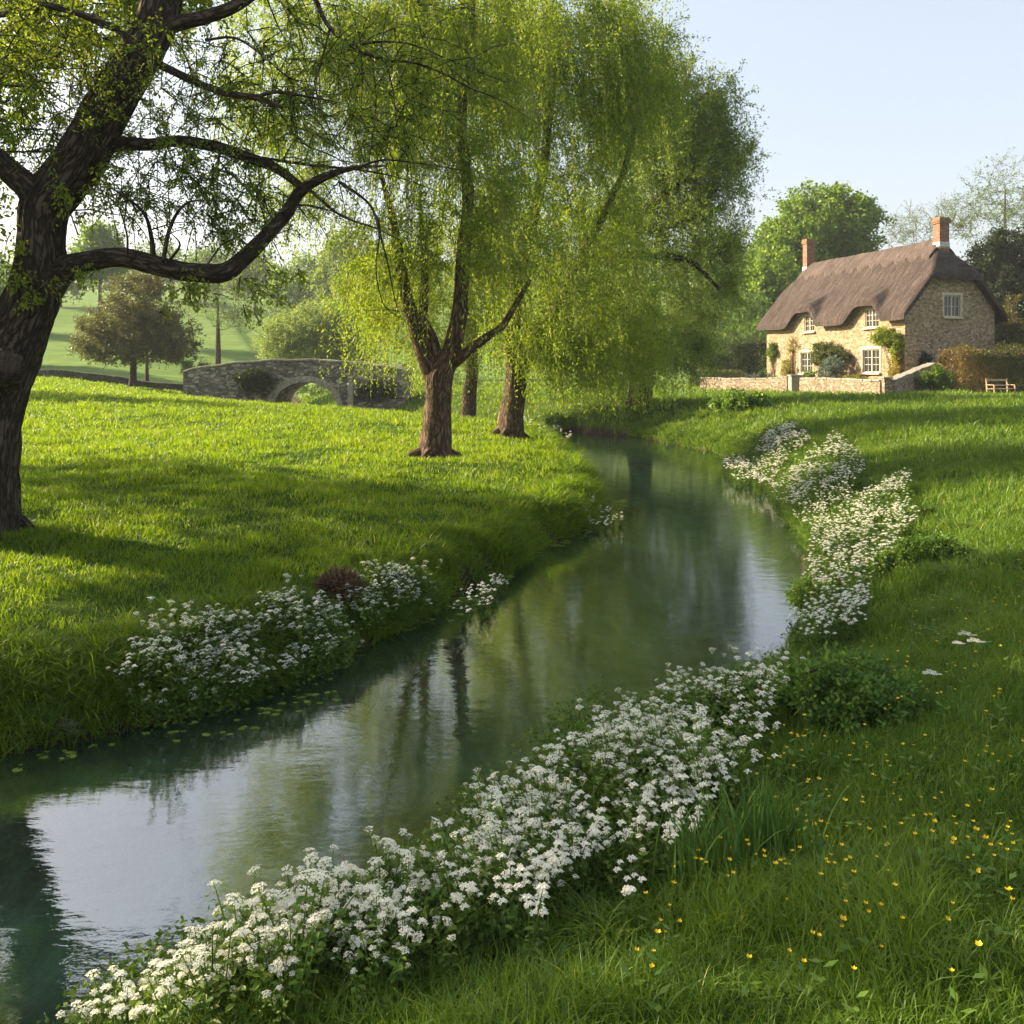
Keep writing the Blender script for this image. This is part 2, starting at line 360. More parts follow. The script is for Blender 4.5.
def ground(x, y, full=False):
    x = np.asarray(x, float); y = np.asarray(y, float)
    s, left = bank(x, y); sp = np.maximum(s, 0)
    zl = .28*(1-np.exp(-sp/.2))+.52*(1-np.exp(-sp/1.5))+.08*sstep(2,7,sp)+1.05*sstep(14, 58, y)*sstep(2.5, 15, sp)
    zr = .08*(1-np.exp(-sp/.12))+1.26*(1-np.exp(-sp/(3.0-1.5*sstep(9, 22, y))))
    zr += .13*sstep(2, 7, sp)*np.sin(x*.55+y*.33+1.0)*sstep(9, 16, y)*sstep(60, 35, y)
    zr = zr-.2*sstep(30, 44, y)*sstep(70, 55, y)*sstep(3, 8, sp)
    z = np.where(left, zl, zr)
    z += fbm(x*.55, y*.55, 3, 3)*.13*sstep(.2, 2.5, sp)+fbm(x*2.3, y*2.3, 3, 8)*.05*sstep(.05, .5, sp)
    lift = sstep(0, 40, np.abs(x+14)-.0)*0
    # the far hillside with its fields
    hill = 24*sstep(70, 300, y-.12*x)*(0.75+.35*np.sin(x*.008+1.9))*sstep(150, -60, x-.15*y)
    hill += 9*sstep(90, 330, y)*sstep(-60, 160, x)
    z = z+hill*(1)+fbm(x*.02, y*.02, 3, 5)*3*sstep(80, 200, y)
    zb = -.62*(1-np.exp(np.minimum(s, 0)/.75))+fbm(x*1.5, y*1.5, 3, 17)*.05
    z = np.where(s < 0, np.where(s < -.02, zb, -.01), z+.01)
    return (z, s, left) if full else z
def pxg(X, Y):
    z = .6
    for _ in range(25):
        x, y = pxz(X, Y, z); z = z*.6+.4*float(ground(np.array([x]), np.array([y]))[0])
    return np.array([x, y])
def gz(x, y): return float(ground(np.array([x]), np.array([y]))[0])
def axis(pts):
    out = [pts[0][0]]
    for (a, st), (b, _) in zip(pts[:-1], pts[1:]):
        pass
    return out
def warp(lo, hi, c, fine, n, growth):
    a = [c]; st = fine; x = c
    while x < hi: st = fine*max(1, (abs(x-c)/growth)); x += st; a.append(x)
    x = c; b = []
    while x > lo: st = fine*max(1, (abs(x-c)/growth)); x -= st; b.append(x)
    return np.array(b[::-1]+a)
gx = warp(-700, 700, 0, .07, 0, 4.0); gy = warp(-40, 1100, 5, .07, 0, 5.0)
GX, GY = np.meshgrid(gx, gy)
GZ, GS, GL = ground(GX, GY, True)
nx_, ny_ = len(gx), len(gy)
idx = np.arange(nx_*ny_).reshape(ny_, nx_)
F = np.stack([idx[:-1, :-1], idx[:-1, 1:], idx[1:, 1:], idx[1:, :-1]], -1).reshape(-1, 4)
def mk_ground():
    m, nt, out = mat('grassy_ground'); o = objc(nt)
    n1 = noise(nt, o, 1.1, 5, .65); n2 = noise(nt, o, 14, 4, .7); n3 = noise(nt, o, .035, 4, .6)
    g = ramp(nt, n1, [(.3, (.028, .058, .009)), (.5, (.05, .10, .012)), (.7, (.085, .135, .018))])
    g = mixc(nt, .7, g, ramp(nt, n2, [(.3, (.45, .45, .4)), (.7, (1.35, 1.35, 1.2))]), 'MULTIPLY')
    st = mapping(nt, o, (.02, .22, .02)); n4 = noise(nt, st, 4, 4, .6)
    g = mixc(nt, .45, g, ramp(nt, n4, [(.35, (.7, .72, .7)), (.65, (1.3, 1.25, 1.2))]), 'MULTIPLY')
    g = mixc(nt, ramp(nt, n3, [(.45, (0, 0, 0)), (.6, (.6, .6, .6))]), g, (.075, .115, .022))
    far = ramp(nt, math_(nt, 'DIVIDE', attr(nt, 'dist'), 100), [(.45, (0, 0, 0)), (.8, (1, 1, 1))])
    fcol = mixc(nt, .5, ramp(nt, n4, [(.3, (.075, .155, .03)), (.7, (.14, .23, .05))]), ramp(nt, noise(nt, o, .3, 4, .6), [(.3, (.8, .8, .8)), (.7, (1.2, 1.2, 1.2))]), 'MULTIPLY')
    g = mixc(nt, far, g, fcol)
    g = mixc(nt, 1.0, g, (.95, .9, .9), 'MULTIPLY')
    # the bed: pale gravel and brown silt, dark weed in the deeper middle
    bedn = noise(nt, o, 2.0, 5, .7); bn2 = noise(nt, o, 22, 3, .6)
    bed = ramp(nt, bedn, [(.3, (.08, .06, .02)), (.5, (.22, .16, .06)), (.7, (.42, .33, .17))])
    bed = mixc(nt, .6, bed, ramp(nt, bn2, [(.3, (.5, .5, .5)), (.7, (1.3, 1.3, 1.3))]), 'MULTIPLY')
    wd = noise(nt, mapping(nt, o, (2.2, .7, 1), (0, 0, R(-20))), 1.4, 5, .7)
    s = N(nt, 'ShaderNodeSeparateXYZ'); nt.links.new(o, s.inputs[0])
    deep = ramp(nt, math_(nt, 'ADD', math_(nt, 'MULTIPLY', s.outputs[2], -1.0), math_(nt, 'MULTIPLY', wd, .35)), [(.58, (0, 0, 0)), (.86, (1, 1, 1))])
    bed = mixc(nt, deep, bed, ramp(nt, wd, [(.32, (.04, .14, .10)), (.5, (.2, .36, .25)), (.7, (.48, .56, .38))]))
    mud = ramp(nt, n1, [(.3, (.018, .014, .008)), (.7, (.05, .038, .022))])
    sd_ = attr(nt, 'sdist')
    f1 = ramp(nt, math_(nt, 'ADD', sd_, .5), [(.34, (0, 0, 0)), (.45, (1, 1, 1))])
    f2 = ramp(nt, math_(nt, 'ADD', sd_, math_(nt, 'MULTIPLY', n1, .25)), [(.22, (0, 0, 0)), (.42, (1, 1, 1))])
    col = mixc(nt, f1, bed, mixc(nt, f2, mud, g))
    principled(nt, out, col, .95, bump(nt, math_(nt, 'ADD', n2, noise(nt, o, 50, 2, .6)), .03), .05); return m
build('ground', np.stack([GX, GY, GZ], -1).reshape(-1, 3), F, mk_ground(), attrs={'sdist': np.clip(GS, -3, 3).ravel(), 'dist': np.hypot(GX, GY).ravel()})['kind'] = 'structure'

def mk_water():
    m, nt, out = mat('river_water'); o = objc(nt)
    v1 = mapping(nt, o, (1.2, 2.6, 1), (0, 0, R(12))); n1 = noise(nt, v1, 2.3, 3, .55)
    v2 = mapping(nt, o, (1.0, 2.4, 1), (0, 0, R(-25))); n2 = noise(nt, v2, 11, 3, .6); n3 = noise(nt, o, .5, 3, .5)
    h = math_(nt, 'ADD', math_(nt, 'MULTIPLY', n1, .55), math_(nt, 'MULTIPLY', n2, .13))
    h = math_(nt, 'ADD', h, math_(nt, 'MULTIPLY', n3, .8))
    nr = bump(nt, h, .0045, 1.0)
    fr = N(nt, 'ShaderNodeFresnel'); fr.inputs['IOR'].default_value = 1.5; nt.links.new(nr, fr.inputs['Normal'])
    gl = N(nt, 'ShaderNodeBsdfGlossy'); gl.inputs['Roughness'].default_value = .03; nt.links.new(nr, gl.inputs['Normal'])
    tr = N(nt, 'ShaderNodeBsdfTransparent'); tr.inputs['Color'].default_value = (.74, .92, .85, 1)
    df = N(nt, 'ShaderNodeBsdfDiffuse'); df.inputs['Color'].default_value = (.07, .22, .17, 1)
    body = N(nt, 'ShaderNodeMixShader'); body.inputs[0].default_value = .08
    nt.links.new(tr.outputs[0], body.inputs[1]); nt.links.new(df.outputs[0], body.inputs[2])
    mx = N(nt, 'ShaderNodeMixShader'); rf = math_(nt, 'ADD', math_(nt, 'MULTIPLY', fr.outputs[0], .66), .34); rf.node.use_clamp = True; nt.links.new(rf, mx.inputs[0])
    nt.links.new(body.outputs[0], mx.inputs[1]); nt.links.new(gl.outputs[0], mx.inputs[2]); nt.links.new(mx.outputs[0], out.inputs[0]); return m
M_water = mk_water()
wx = np.linspace(-60, 8, 35); wy = np.linspace(-20, 100, 61); WX, WY = np.meshgrid(wx, wy)
iw = np.arange(WX.size).reshape(WX.shape); Fw = np.stack([iw[:-1, :-1], iw[:-1, 1:], iw[1:, 1:], iw[1:, :-1]], -1).reshape(-1, 4)
cx = (WX[:-1, :-1]+WX[1:, 1:])/2; cy = (WY[:-1, :-1]+WY[1:, 1:])/2
near = (bank(cx, cy)[0] < 2.5).ravel()
Fw = Fw[near]; used = np.unique(Fw); rem = np.zeros(WX.size, int); rem[used] = np.arange(len(used))
build('river', np.stack([WX, WY, np.zeros_like(WX)], -1).reshape(-1, 3)[used], rem[Fw], M_water)['kind'] = 'structure'

# ------------------------------------------------------------------ grass
def blades(x, y, z, h, wd, lean, tint, acc, curl=.5):
    n = len(x); th = rng.uniform(0, 2*np.pi, n); ph = rng.uniform(0, 2*np.pi, n)
    b = np.stack([x, y, z-.01], -1); sd_ = np.stack([np.cos(th), np.sin(th), 0*th], -1)*wd[:, None]/2
    ln = np.stack([np.cos(ph), np.sin(ph), 0*ph], -1)*(lean*h)[:, None]
    up = np.zeros((n, 3)); up[:, 2] = h
    m = b+up*.55+ln*.3; t = b+up*(1-curl*lean[:, None]*.4)+ln
    V = np.stack([b-sd_, b+sd_, m-sd_*.75, m+sd_*.75, t], 1).reshape(-1, 3)
    k = (np.arange(n)*5)[:, None]
    acc.append((V, k+np.array([[0, 1, 3, 2]]), k+np.array([[2, 3, 4]]), np.repeat(tint, 5)))
def long_blades(x, y, z, h, wd, lean, tint, acc, curl=.5):
    n = len(x); th = rng.uniform(0, 2*np.pi, n); ph = rng.uniform(0, 2*np.pi, n)
    b = np.stack([x, y, z-.01], -1); sd_ = np.stack([np.cos(th), np.sin(th), 0*th], -1)*wd[:, None]/2; ln = np.stack([np.cos(ph), np.sin(ph), 0*ph], -1)*(lean*h)[:, None]; up = np.zeros((n, 3)); up[:, 2] = h
    def at(t): return b+up*(t*(1-curl*lean*.55*t**1.5))[:, None]+ln*t**1.9
    V = [b-sd_, b+sd_]
    for t, k in ((.3, .95), (.55, .8), (.78, .55)): p = at(t); V += [p-sd_*k, p+sd_*k]
    V = np.stack(V+[at(1.0)], 1).reshape(-1, 3); k = (np.arange(n)*9)[:, None]
    acc.append((V, np.concatenate([k+np.array([[a, a+1, a+3, a+2]]) for a in (0, 2, 4)]), k+np.array([[6, 7, 8]]), np.repeat(tint, 9)))
def flush_blades(name, acc, m, **k):
    off = 0; V = []; Q = []; T = []; A = []
    for v, q, t, a in acc: V.append(v); Q.append(q+off); T.append(t+off); A.append(a); off += len(v)
    return build(name, np.concatenate(V), [np.concatenate(Q), np.concatenate(T)], m, attrs={'tint': np.concatenate(A)}, **k)
def scatter_grass():
    accL, accR = [], []
    bands = [(1.2, 2.2, 5000), (2.2, 3.4, 9000), (3.4, 4.5, 7000), (4.5, 7, 3800), (7, 10, 2000), (10, 15, 1000), (15, 22, 520), (22, 32, 240), (32, 48, 95), (48, 70, 34)]
    for d0, d1, rho in bands:
        xa, xb = -.66*d1-1.2, .66*d1+1.2; n = int((xb-xa)*(d1-d0)*rho)
        x = rng.uniform(xa, xb, n); y = rng.uniform(d0, d1, n)
        k = np.abs(x) < .64*y+1.0; x = x[k]; y = y[k]
        z, s, left = ground(x, y, True)
        k = (s > -.02) & (s < 60); x, y, z, s, left = x[k], y[k], z[k], s[k], left[k]
        patch = fbm(x*.9, y*.9, 3, 21); tus = fbm(x*2.6, y*2.6, 2, 25)
        k = rng.random(len(x)) < np.clip(.75+.8*tus, .3, 1)*np.where(s < .08, .5, 1); x, y, z, s, left, patch, tus = [q[k] for q in (x, y, z, s, left, patch, tus)]
        n = len(x); D = np.hypot(x, y); sc = np.maximum(1, D/6.5)**.38
        edge = np.exp(-s/.45)
        hl = (.045+.055*np.clip(tus+.3, 0, 1)+.06*np.clip(patch, 0, 1)+.12*edge)
        hr = (.065+.08*np.clip(tus+.3, 0, 1)+.06*np.clip(patch, 0, 1)+.06*edge)
        h = np.where(left, hl, hr)*rng.uniform(.55, 1.35, n)*sc
        h *= np.where(rng.random(n) < .02, 1.5, 1)
        wd = .0042*rng.uniform(.7, 1.4, n)*np.maximum(1, D/4.5)**.95
        lean = rng.uniform(.2, 1.1, n)
        tint = np.clip(.42+.22*patch+.15*tus+rng.normal(0, .13, n)+.05*left, 0, .9)
        tint = np.where(rng.random(n) < .006, .97, tint)
        for m_, a in ((left, accL), (~left, accR)):
            if m_.any(): (long_blades if d1 < 5 else blades)(x[m_], y[m_], z[m_], h[m_], wd[m_], lean[m_], tint[m_], a)
    # long drooping grass on the bank edge
    for C, a, lf, n in ((LBc, accL, 1, 60000), (RBc, accR, 0, 34000)):
        seg = np.diff(C, axis=0); L = np.linalg.norm(seg, axis=1); mid = (C[:-1]+C[1:])/2
        wgt = L*np.where((mid[:, 1] > 2.5) & (mid[:, 1] < 34) & (mid[:, 0] > -7), 1/np.maximum(mid[:, 1], 4), 0); wgt /= wgt.sum()
        i = rng.choice(len(seg), n, p=wgt); t = rng.random(n)
        nr = np.stack([-seg[:, 1], seg[:, 0]], -1)/L[:, None]*(1 if lf else -1)
        off = rng.uniform(-.02, .55 if lf else .5, n)
        p = C[i]+seg[i]*t[:, None]+nr[i]*off[:, None]
        z, s, _ = ground(p[:, 0], p[:, 1], True); k = s > -.05
        clump = fbm(p[:, 0]*2, p[:, 1]*2, 2, 44); k &= clump > -.25+.3*rng.random(n)-.15
        p = p[k]; z = z[k]; n = len(p); i = i[k]
        D = np.hypot(p[:, 0], p[:, 1]); sc = np.maximum(1, D/8)**.5
        h = (.14+.2*np.clip(clump[k]+.3, 0, 1))*rng.uniform(.6, 1.3, n)*sc*(1 if lf else .75)
        long_blades(p[:, 0], p[:, 1], z-.02, h, .0055*np.maximum(1, D/5)*rng.uniform(.7, 1.3, n), rng.uniform(.4, 1.5, n), np.clip(.35+rng.normal(0, .15, n), 0, 1), a, 1.0)
    for C, a, lf, n in ((LBc, accL, 1, 330), (RBc, accR, 0, 130)):
        seg = np.diff(C, axis=0); L = np.linalg.norm(seg, axis=1); mid = (C[:-1]+C[1:])/2
        wgt = L*np.where((mid[:, 1] > 2.5) & (mid[:, 1] < 34) & (mid[:, 0] > -6), 1/np.maximum(mid[:, 1], 5)**.7, 0); wgt /= wgt.sum()
        i = rng.choice(len(seg), n, p=wgt); nr = np.stack([-seg[:, 1], seg[:, 0]], -1)/L[:, None]*(1 if lf else -1)
        c = C[i]+seg[i]*rng.random((n, 1))+nr[i]*rng.uniform(-.03, .8 if lf else 1.6, (n, 1)); m = 130; R2 = rng.uniform(.07, .17, n)*np.maximum(1, c[:, 1]/16)
        A = rng.uniform(0, 6.283, (n, m)); q = np.sqrt(rng.random((n, m)))*R2[:, None]; X = (c[:, :1]+np.cos(A)*q).ravel(); Y = (c[:, 1:]+np.sin(A)*q).ravel()
        hh = np.repeat(rng.uniform(.16, .34, n)*(1 if lf else .8)*np.maximum(1, c[:, 1]/18), m)*rng.uniform(.6, 1.2, n*m); Z, S, _ = ground(X, Y, True); k = S > -.06
        D = np.hypot(X, Y); tt = np.clip(np.repeat(rng.uniform(.15, .7, n), m)+rng.normal(0, .12, n*m), 0, .92)
        long_blades(X[k], Y[k], Z[k]-.02, hh[k], (.0055*np.maximum(1, D/6)*rng.uniform(.7, 1.3, n*m))[k], rng.uniform(.3, 1.4, k.sum()), tt[k], a, 1.0)
    tag(flush_blades('meadow_grass', accL, M_mead), kind='stuff', label='sunlit short green meadow grass on the left bank', cat='grass')
    tag(flush_blades('bank_grass', accR, M_grass), kind='stuff', label='longer shaded grass on the sloping right bank and cottage lawn', cat='grass')
scatter_grass()

# ------------------------------------------------------------------ leaves and trees
def unit(v): return v/(np.linalg.norm(v, axis=-1, keepdims=True)+1e-9)
def leaves(acc, P, D, L, W, tint):
    """one folded diamond per leaf: positions P, directions D, lengths L, widths W"""
    n = len(P); r = unit(rng.normal(size=(n, 3))); sd_ = unit(np.cross(D, r)); L = np.broadcast_to(L, (n,))[:, None]; W = np.broadcast_to(W, (n,))[:, None]
    nn = np.cross(D, sd_)
    V = np.stack([P, P+D*L*.45+sd_*W/2+nn*W*.18, P+D*L, P+D*L*.45-sd_*W/2+nn*W*.18], 1).reshape(-1, 3)
    acc.add(V, np.arange(4*n).reshape(n, 4), np.repeat(np.broadcast_to(tint, (n,)), 4))
def ell_pts(e, n, shell=2.3):
    c, r = e; v = unit(rng.normal(size=(n, 3))); rad = rng.random(n)**(1/shell)
    return c+v*rad[:, None]*r
def E(X, Y, d, rx, ry, rd): return (px(X, Y, d), np.array([rx*d/FPX, rd, ry*d/FPX]))
class Tree:
    def __init__(s, base): s.base = np.array(base, float); s.w = Acc(); s.tw = Acc(); s.lf = Acc(); s.P = []; s.Rr = []
    def limb(s, pts, r, seg=10, step=.25, rough=0, seed=0, thin=False):
        P, rr = smooth_path(pts, r, step); tube(s.tw if thin else s.w, P, rr, seg, rough, seed=seed)
        for p, q in zip(P, rr): s.P.append(p); s.Rr.append(q)
        return P
    def roots(s, r, n=6):
        b = s.base
        for k in range(n):
            A = 2*math.pi*(k+rng.uniform(-.25, .25))/n; L = r*rng.uniform(2.6, 4.2); c = np.array([math.cos(A), math.sin(A)]); P = []
            for q in (.25, .75, 1.0, 1.0):
                pass
            for f, dz in ((.35, .55*r/.3*.55), (.8, .22*r/.3*.5), (1.0, .0), (1.35, 0)):
                x, y = b[:2]+c*L*f*.8; P.append([x, y, gz(x, y)+dz-(.06 if f > .9 else 0)-(.1 if f > 1.2 else 0)])
            tube(s.w, *smooth_path(P, np.array([.42, .34, .22, .08])*r, .05), 12, .015, seed=k)
    def grow(s, T, rtip=.008, rmax=.5, seg=5, droop=0.0, wob=.08, k=.02):
        """connect each target to the nearest part of the skeleton"""
        T = T[np.argsort(np.linalg.norm(T-s.base-np.array([0, 0, 1.5]), axis=1))]
        for t in T:
            P = np.array(s.P); Rr = np.array(s.Rr)
            dv = t-P; d = np.linalg.norm(dv, axis=1); cost = d+np.maximum(0, P[:, 2]-t[2])*(.5 if droop == 0 else .1)-Rr*1.5
            i = int(np.argmin(cost)); L = d[i]
            if L < .15: continue
            a = P[i]; r0 = min(Rr[i]*.7, rtip+k*L); n = max(3, int(L/.35)+1); tt = np.linspace(0, 1, n)[:, None]
            bow = np.array([0, 0, 1.0])*L*(.18+droop); q = a+(t-a)*tt+bow*(tt*(1-tt))*1.2+rng.normal(0, wob*L/3, (n, 3))*(tt*(1-tt))*2
            rr = r0+(rtip-r0)*tt[:, 0]; tube(s.tw, q, rr, seg if r0 > .02 else 4, 0, cap=False)
            for p, r_ in list(zip(q, rr))[1:]: s.P.append(p); s.Rr.append(r_)
    def twigs(s, T, per, L, nleaf, leafL, leafW, out=.6, grav=-.2, up=0, tint0=.5, tvar=.2, draw=True, cen=None):
        T = np.repeat(T, per, 0); n = len(T); cen = (s.base+np.array([0, 0, 4])) if cen is None else cen
        D = unit(unit(T-cen)*out+rng.normal(size=(n, 3))*.7+np.array([0, 0, grav+up])); LL = L*rng.uniform(.5, 1.3, n)
        if draw:
            for a, d_, l in zip(T, D, LL):
                tube(s.tw, np.array([a, a+d_*l*.5+[0, 0, .02*l], a+d_*l+[0, 0, grav*l*.3]]), np.array([.005, .004, .002])*(1+L), 3, cap=False)
        t = rng.random((n, nleaf)); P = T[:, None]+D[:, None]*(t*LL[:, None])[..., None]; P[..., 2] += grav*.3*LL[:, None]*t**2
        P = P.reshape(-1, 3)+rng.normal(0, leafL*.5, (n*nleaf, 3)); Dl = unit(np.repeat(D, nleaf, 0)*.6+rng.normal(size=(n*nleaf, 3))*.7+np.array([0, 0, grav]))
        tc = np.repeat(rng.normal(0, tvar*.6, n), nleaf)
        leaves(s.lf, P, Dl, leafL*rng.uniform(.6, 1.3, len(P)), leafW*rng.uniform(.7, 1.2, len(P)), np.clip(tint0+tc+rng.normal(0, tvar, len(P)), 0, 1))
    def strands(s, T, per, L, step, leafL, leafW, cen, tint0=.5, tvar=.2, spread=.35, zmin=None, draw=.15):
        T = np.repeat(T, per, 0)+rng.normal(0, .18, (len(T)*per, 3)); n = len(T)
        O = T-cen; O[:, 2] = 0; O = unit(O+rng.normal(size=(n, 3))*.5); O[:, 2] = 0
        LL = L*rng.uniform(.35, 1.25, n)
        if zmin is not None:
            g = zmin+rng.uniform(0, .9, n)**2; LL = np.clip(np.minimum(LL, T[:, 2]-g), .2, None)
        nl = int(L/step); t = (np.arange(nl)[None, :]+rng.random((n, nl)))/nl
        def path(t, O=O, LL=LL, T=T):
            Lx = LL[:, None]; h = spread*(1-np.exp(-2.2*t))*np.sqrt(Lx)
            return T[:, None]+O[:, None]*h[..., None]+np.stack([0*t, 0*t, -Lx*t**1.25+.12*Lx*t*(1-t)], -1)
        P = path(t); keep = (rng.random(t.shape) < (LL[:, None]/L)).ravel(); P = P.reshape(-1, 3)[keep]
        P += rng.normal(0, .025, P.shape)
        D = np.repeat(O, nl, 0)[keep]*.15+np.array([0, 0, -.75])+rng.normal(size=P.shape)*.5
        tc = np.repeat(rng.normal(0, tvar*.6, n), nl)[keep]
        leaves(s.lf, P, unit(D), leafL*rng.uniform(.6, 1.25, len(P)), leafW*rng.uniform(.7, 1.2, len(P)), np.clip(tint0+tc+rng.normal(0, tvar, len(P)), 0, 1))
        m = np.where(rng.random(n) < draw)[0]
        tt = np.linspace(0, 1, 6)[None, :]
        if len(m):
            Q = path(np.repeat(tt, len(m), 0), O[m], LL[m], T[m])
            for q in Q: tube(s.tw, q, np.array([.006, .0055, .005, .004, .003, .002])*1.2, 3, cap=False)
    def make(s, name, label, cat, mw, ml, mt=None, group=None):
        b = tuple(s.base); e = empty(name, b, label, cat, group)
        ch = []
        if s.w.n: ch.append(s.w.make('trunk', mw, e, b))
        if s.tw.n: ch.append(s.tw.make('branches', mt or mw, e, b))
        if s.lf.n: ch.append(s.lf.make('foliage', ml, e, b))
        for c in ch: c.parent = e
        KIDS[e.name] = ch
        return e

# --- the old tree on the left, near
d0 = 9.4
def Q(X, Y, d=d0): return px(X, Y, d)
bx, by = Q(-34, 540)[:2]; bz = gz(bx, by)
t = Tree((bx, by, bz))
K = d0/FPX
t.limb([(bx-.1, by, bz-.25), Q(-32, 520), Q(-24, 460), Q(-14, 400), Q(6, 350), Q(27, 310), Q(40, 270), Q(42, 235), Q(46, 205), Q(66, 178), Q(84, 155), Q(101, 120), Q(122, 85), Q(140, 55), Q(156, 25), Q(163, -10), Q(168, -60), Q(176, -130), Q(170, -200)],
       np.array([60, 47, 40, 36, 33, 27, 24, 22, 24, 23, 24, 22, 20, 19, 19, 17, 15, 11, 5])*K, 72, .025, .05, seed=3)
t.roots(.2, 7)
# stub of a cut limb
t.limb([Q(-6, 378, 9.2), Q(2, 368, 8.95), Q(8, 363, 8.78)], np.array([24, 18, 15])*K, 28, .03, .03, seed=8)
t.limb([Q(45, 285), Q(62, 270), Q(90, 261, 9.3), Q(125, 258, 9.2), Q(158, 266, 9.15), Q(190, 272, 9.15), Q(222, 273, 9.2), Q(240, 261, 9.25), Q(262, 240, 9.3), Q(285, 215, 9.35), Q(300, 192, 9.3), Q(322, 178, 9.2), Q(352, 168, 9.1), Q(385, 166, 9.0)],
       np.array([20, 15, 10.5, 10, 10, 9.5, 9.5, 8.5, 7.5, 7, 6, 4.2, 2.2, .7])*K, 28, .03, .03, seed=12)
t.limb([Q(92, 150), Q(120, 143, 9.5), Q(150, 144, 9.6), Q(178, 141, 9.6), Q(212, 146, 9.6), Q(246, 157, 9.55), Q(275, 168, 9.5), Q(300, 186, 9.35)], np.array([10, 7.5, 6.5, 6, 6, 5.5, 5, 4])*K, 20, .03, .02, seed=15)
t.limb([Q(44, 215), Q(30, 190, 9.3), Q(12, 172, 9.25), Q(-6, 155, 9.2), Q(-40, 120, 9.2), Q(-90, 60, 9.3), Q(-150, -20, 9.4)], np.array([16, 14, 12, 10, 8, 7, 4])*K, 24, .03, .03, seed=17)
t.limb([Q(148, 40), Q(175, 24, 9.3), Q(205, 17, 9.2), Q(235, 6, 9.1), Q(262, -14, 9.1), Q(300, -60, 9.0)], np.array([9, 8, 7, 6, 5, 3])*K, 20, .03, .02, seed=19)
t.limb([Q(-30, 20, 8.9), Q(5, 14, 8.8), Q(30, 12, 8.8), Q(42, 5, 8.8), Q(75, 12, 8.8), Q(104, 24, 8.8), Q(120, 30, 8.8), Q(136, 48, 8.8), Q(152, 60, 8.8), Q(175, 72, 8.8), Q(205, 86, 8.8), Q(235, 95, 8.8), Q(258, 98, 8.8), Q(282, 107, 8.8), Q(262, 97, 8.75)], np.array([3, 3, 3, 3, 3.2, 3.6, 4, 4, 4, 3.8, 3.6, 3.4, 3, 1.5, 1])*K, 14, .03, .008, seed=21)
t.limb([Q(255, 98, 8.8), Q(275, 92, 8.8), Q(310, 97, 8.8), Q(345, 104, 8.8)], np.array([2.4, 1.8, 1.2, .3])*K, 8, .05)
# thinner ones
for pts, r in [
    ([(154, 262), (151, 235), (143, 212), (118, 192), (96, 182)], 3.2), ([(163, 262), (170, 228), (184, 205), (205, 200), (235, 203)], 2.6),
    ([(127, 256), (127, 235), (118, 205), (108, 188)], 1.5), ([(168, 262), (180, 245), (170, 232)], 2), ([(205, 268), (222, 245), (240, 236), (255, 222)], 1),
    ([(0, 85), (38, 88), (60, 100), (88, 117)], 1.6), ([(38, 150), (20, 152), (-10, 150)], 1.6), ([(72, 148), (40, 152), (5, 150)], 1.6),
    ([(240, 155), (275, 160), (320, 166), (360, 170), (400, 178), (440, 192)], 2.4), ([(310, 190), (340, 215), (375, 228), (400, 240)], 2.0),
    ([(300, -40), (318, 5), (330, 28), (352, 46), (385, 60), (410, 62), (440, 72), (470, 88), (500, 100), (535, 122)], 3.2),
    ([(352, 46), (378, 42), (410, 44), (450, 60), (505, 82)], 1.8), ([(330, 28), (322, 60), (316, 90), (330, 130), (352, 160)], 1.5),
    ([(385, 60), (393, 90), (396, 120), (400, 150)], 1.1), ([(372, 62), (376, 100), (372, 140), (366, 180)], 1.2),
    ([(340, 182), (370, 205), (380, 235), (388, 265), (395, 300), (402, 320)], 1.8), ([(372, 208), (380, 228), (376, 270), (384, 305), (400, 318)], 1.3),
    ([(355, 168), (385, 160), (430, 165), (470, 172)], 1.7), ([(290, 105), (300, 140), (330, 155), (370, 175)], 1.4),
    ([(205, 40), (235, 38), (262, 55), (290, 78), (318, 82)], 1.8), ([(262, -14), (280, 30), (300, 60), (310, 78)], 1.2), ([(168, -40), (230, -60), (330, -50), (420, -30), (480, 20)], 4), ([(30, 14), (4, 60), (-2, 140)], .9), ([(78, 235), (64, 190), (66, 150)], .9),
    ([(275, 215), (300, 205), (335, 212), (362, 225)], 1.6)]:
    dd = 9.1+rng.uniform(-.45, .35); t.limb([Q(a, b, dd+.12*math.sin(i*2)) for i, (a, b) in enumerate(pts)], np.linspace(r, .35, len(pts))*K*.85, 8, .06, rough=.004)
T = np.concatenate([ell_pts(E(120, 90, 9.6, 150, 120, 1.4), 120, 2.6), ell_pts(E(30, 60, 9.6, 110, 110, 1.6), 90, 2.6), ell_pts(E(200, 200, 9.5, 110, 60, .7), 60), ell_pts(E(310, 90, 9.3, 110, 100, .9), 80), ell_pts(E(420, 90, 9.4, 90, 90, .8), 30),
                    ell_pts(E(60, -160, 9.6, 330, 140, 3.2), 330, 2.4), ell_pts(E(-260, 60, 9.8, 220, 200, 2.6), 200, 2.4)])
t.grow(T, .004, k=.009)
t.twigs(T, 4, .42, 28, .045, .02, out=.3, grav=-.35, tint0=.5, tvar=.2)
T = np.concatenate([ell_pts((np.array([-8.3, 7.6, 5.6]), np.array([2.6, 2.0, 1.7])), 210, 2.0), ell_pts((np.array([-12.5, 9.6, 7.4]), np.array([3.2, 2.6, 2.0])), 250, 2.0), ell_pts(E(-190, 140, 9.8, 170, 170, 2.4), 240, 2.4), ell_pts(E(-60, 40, 11.8, 120, 110, 1.3), 120), ell_pts(E(110, -40, 11.8, 130, 90, 1.5), 120)])
t.grow(T, .004, k=.009)
t.twigs(T, 6, .45, 26, .075, .042, out=.3, grav=-.35, tint0=.5, tvar=.2, draw=False)
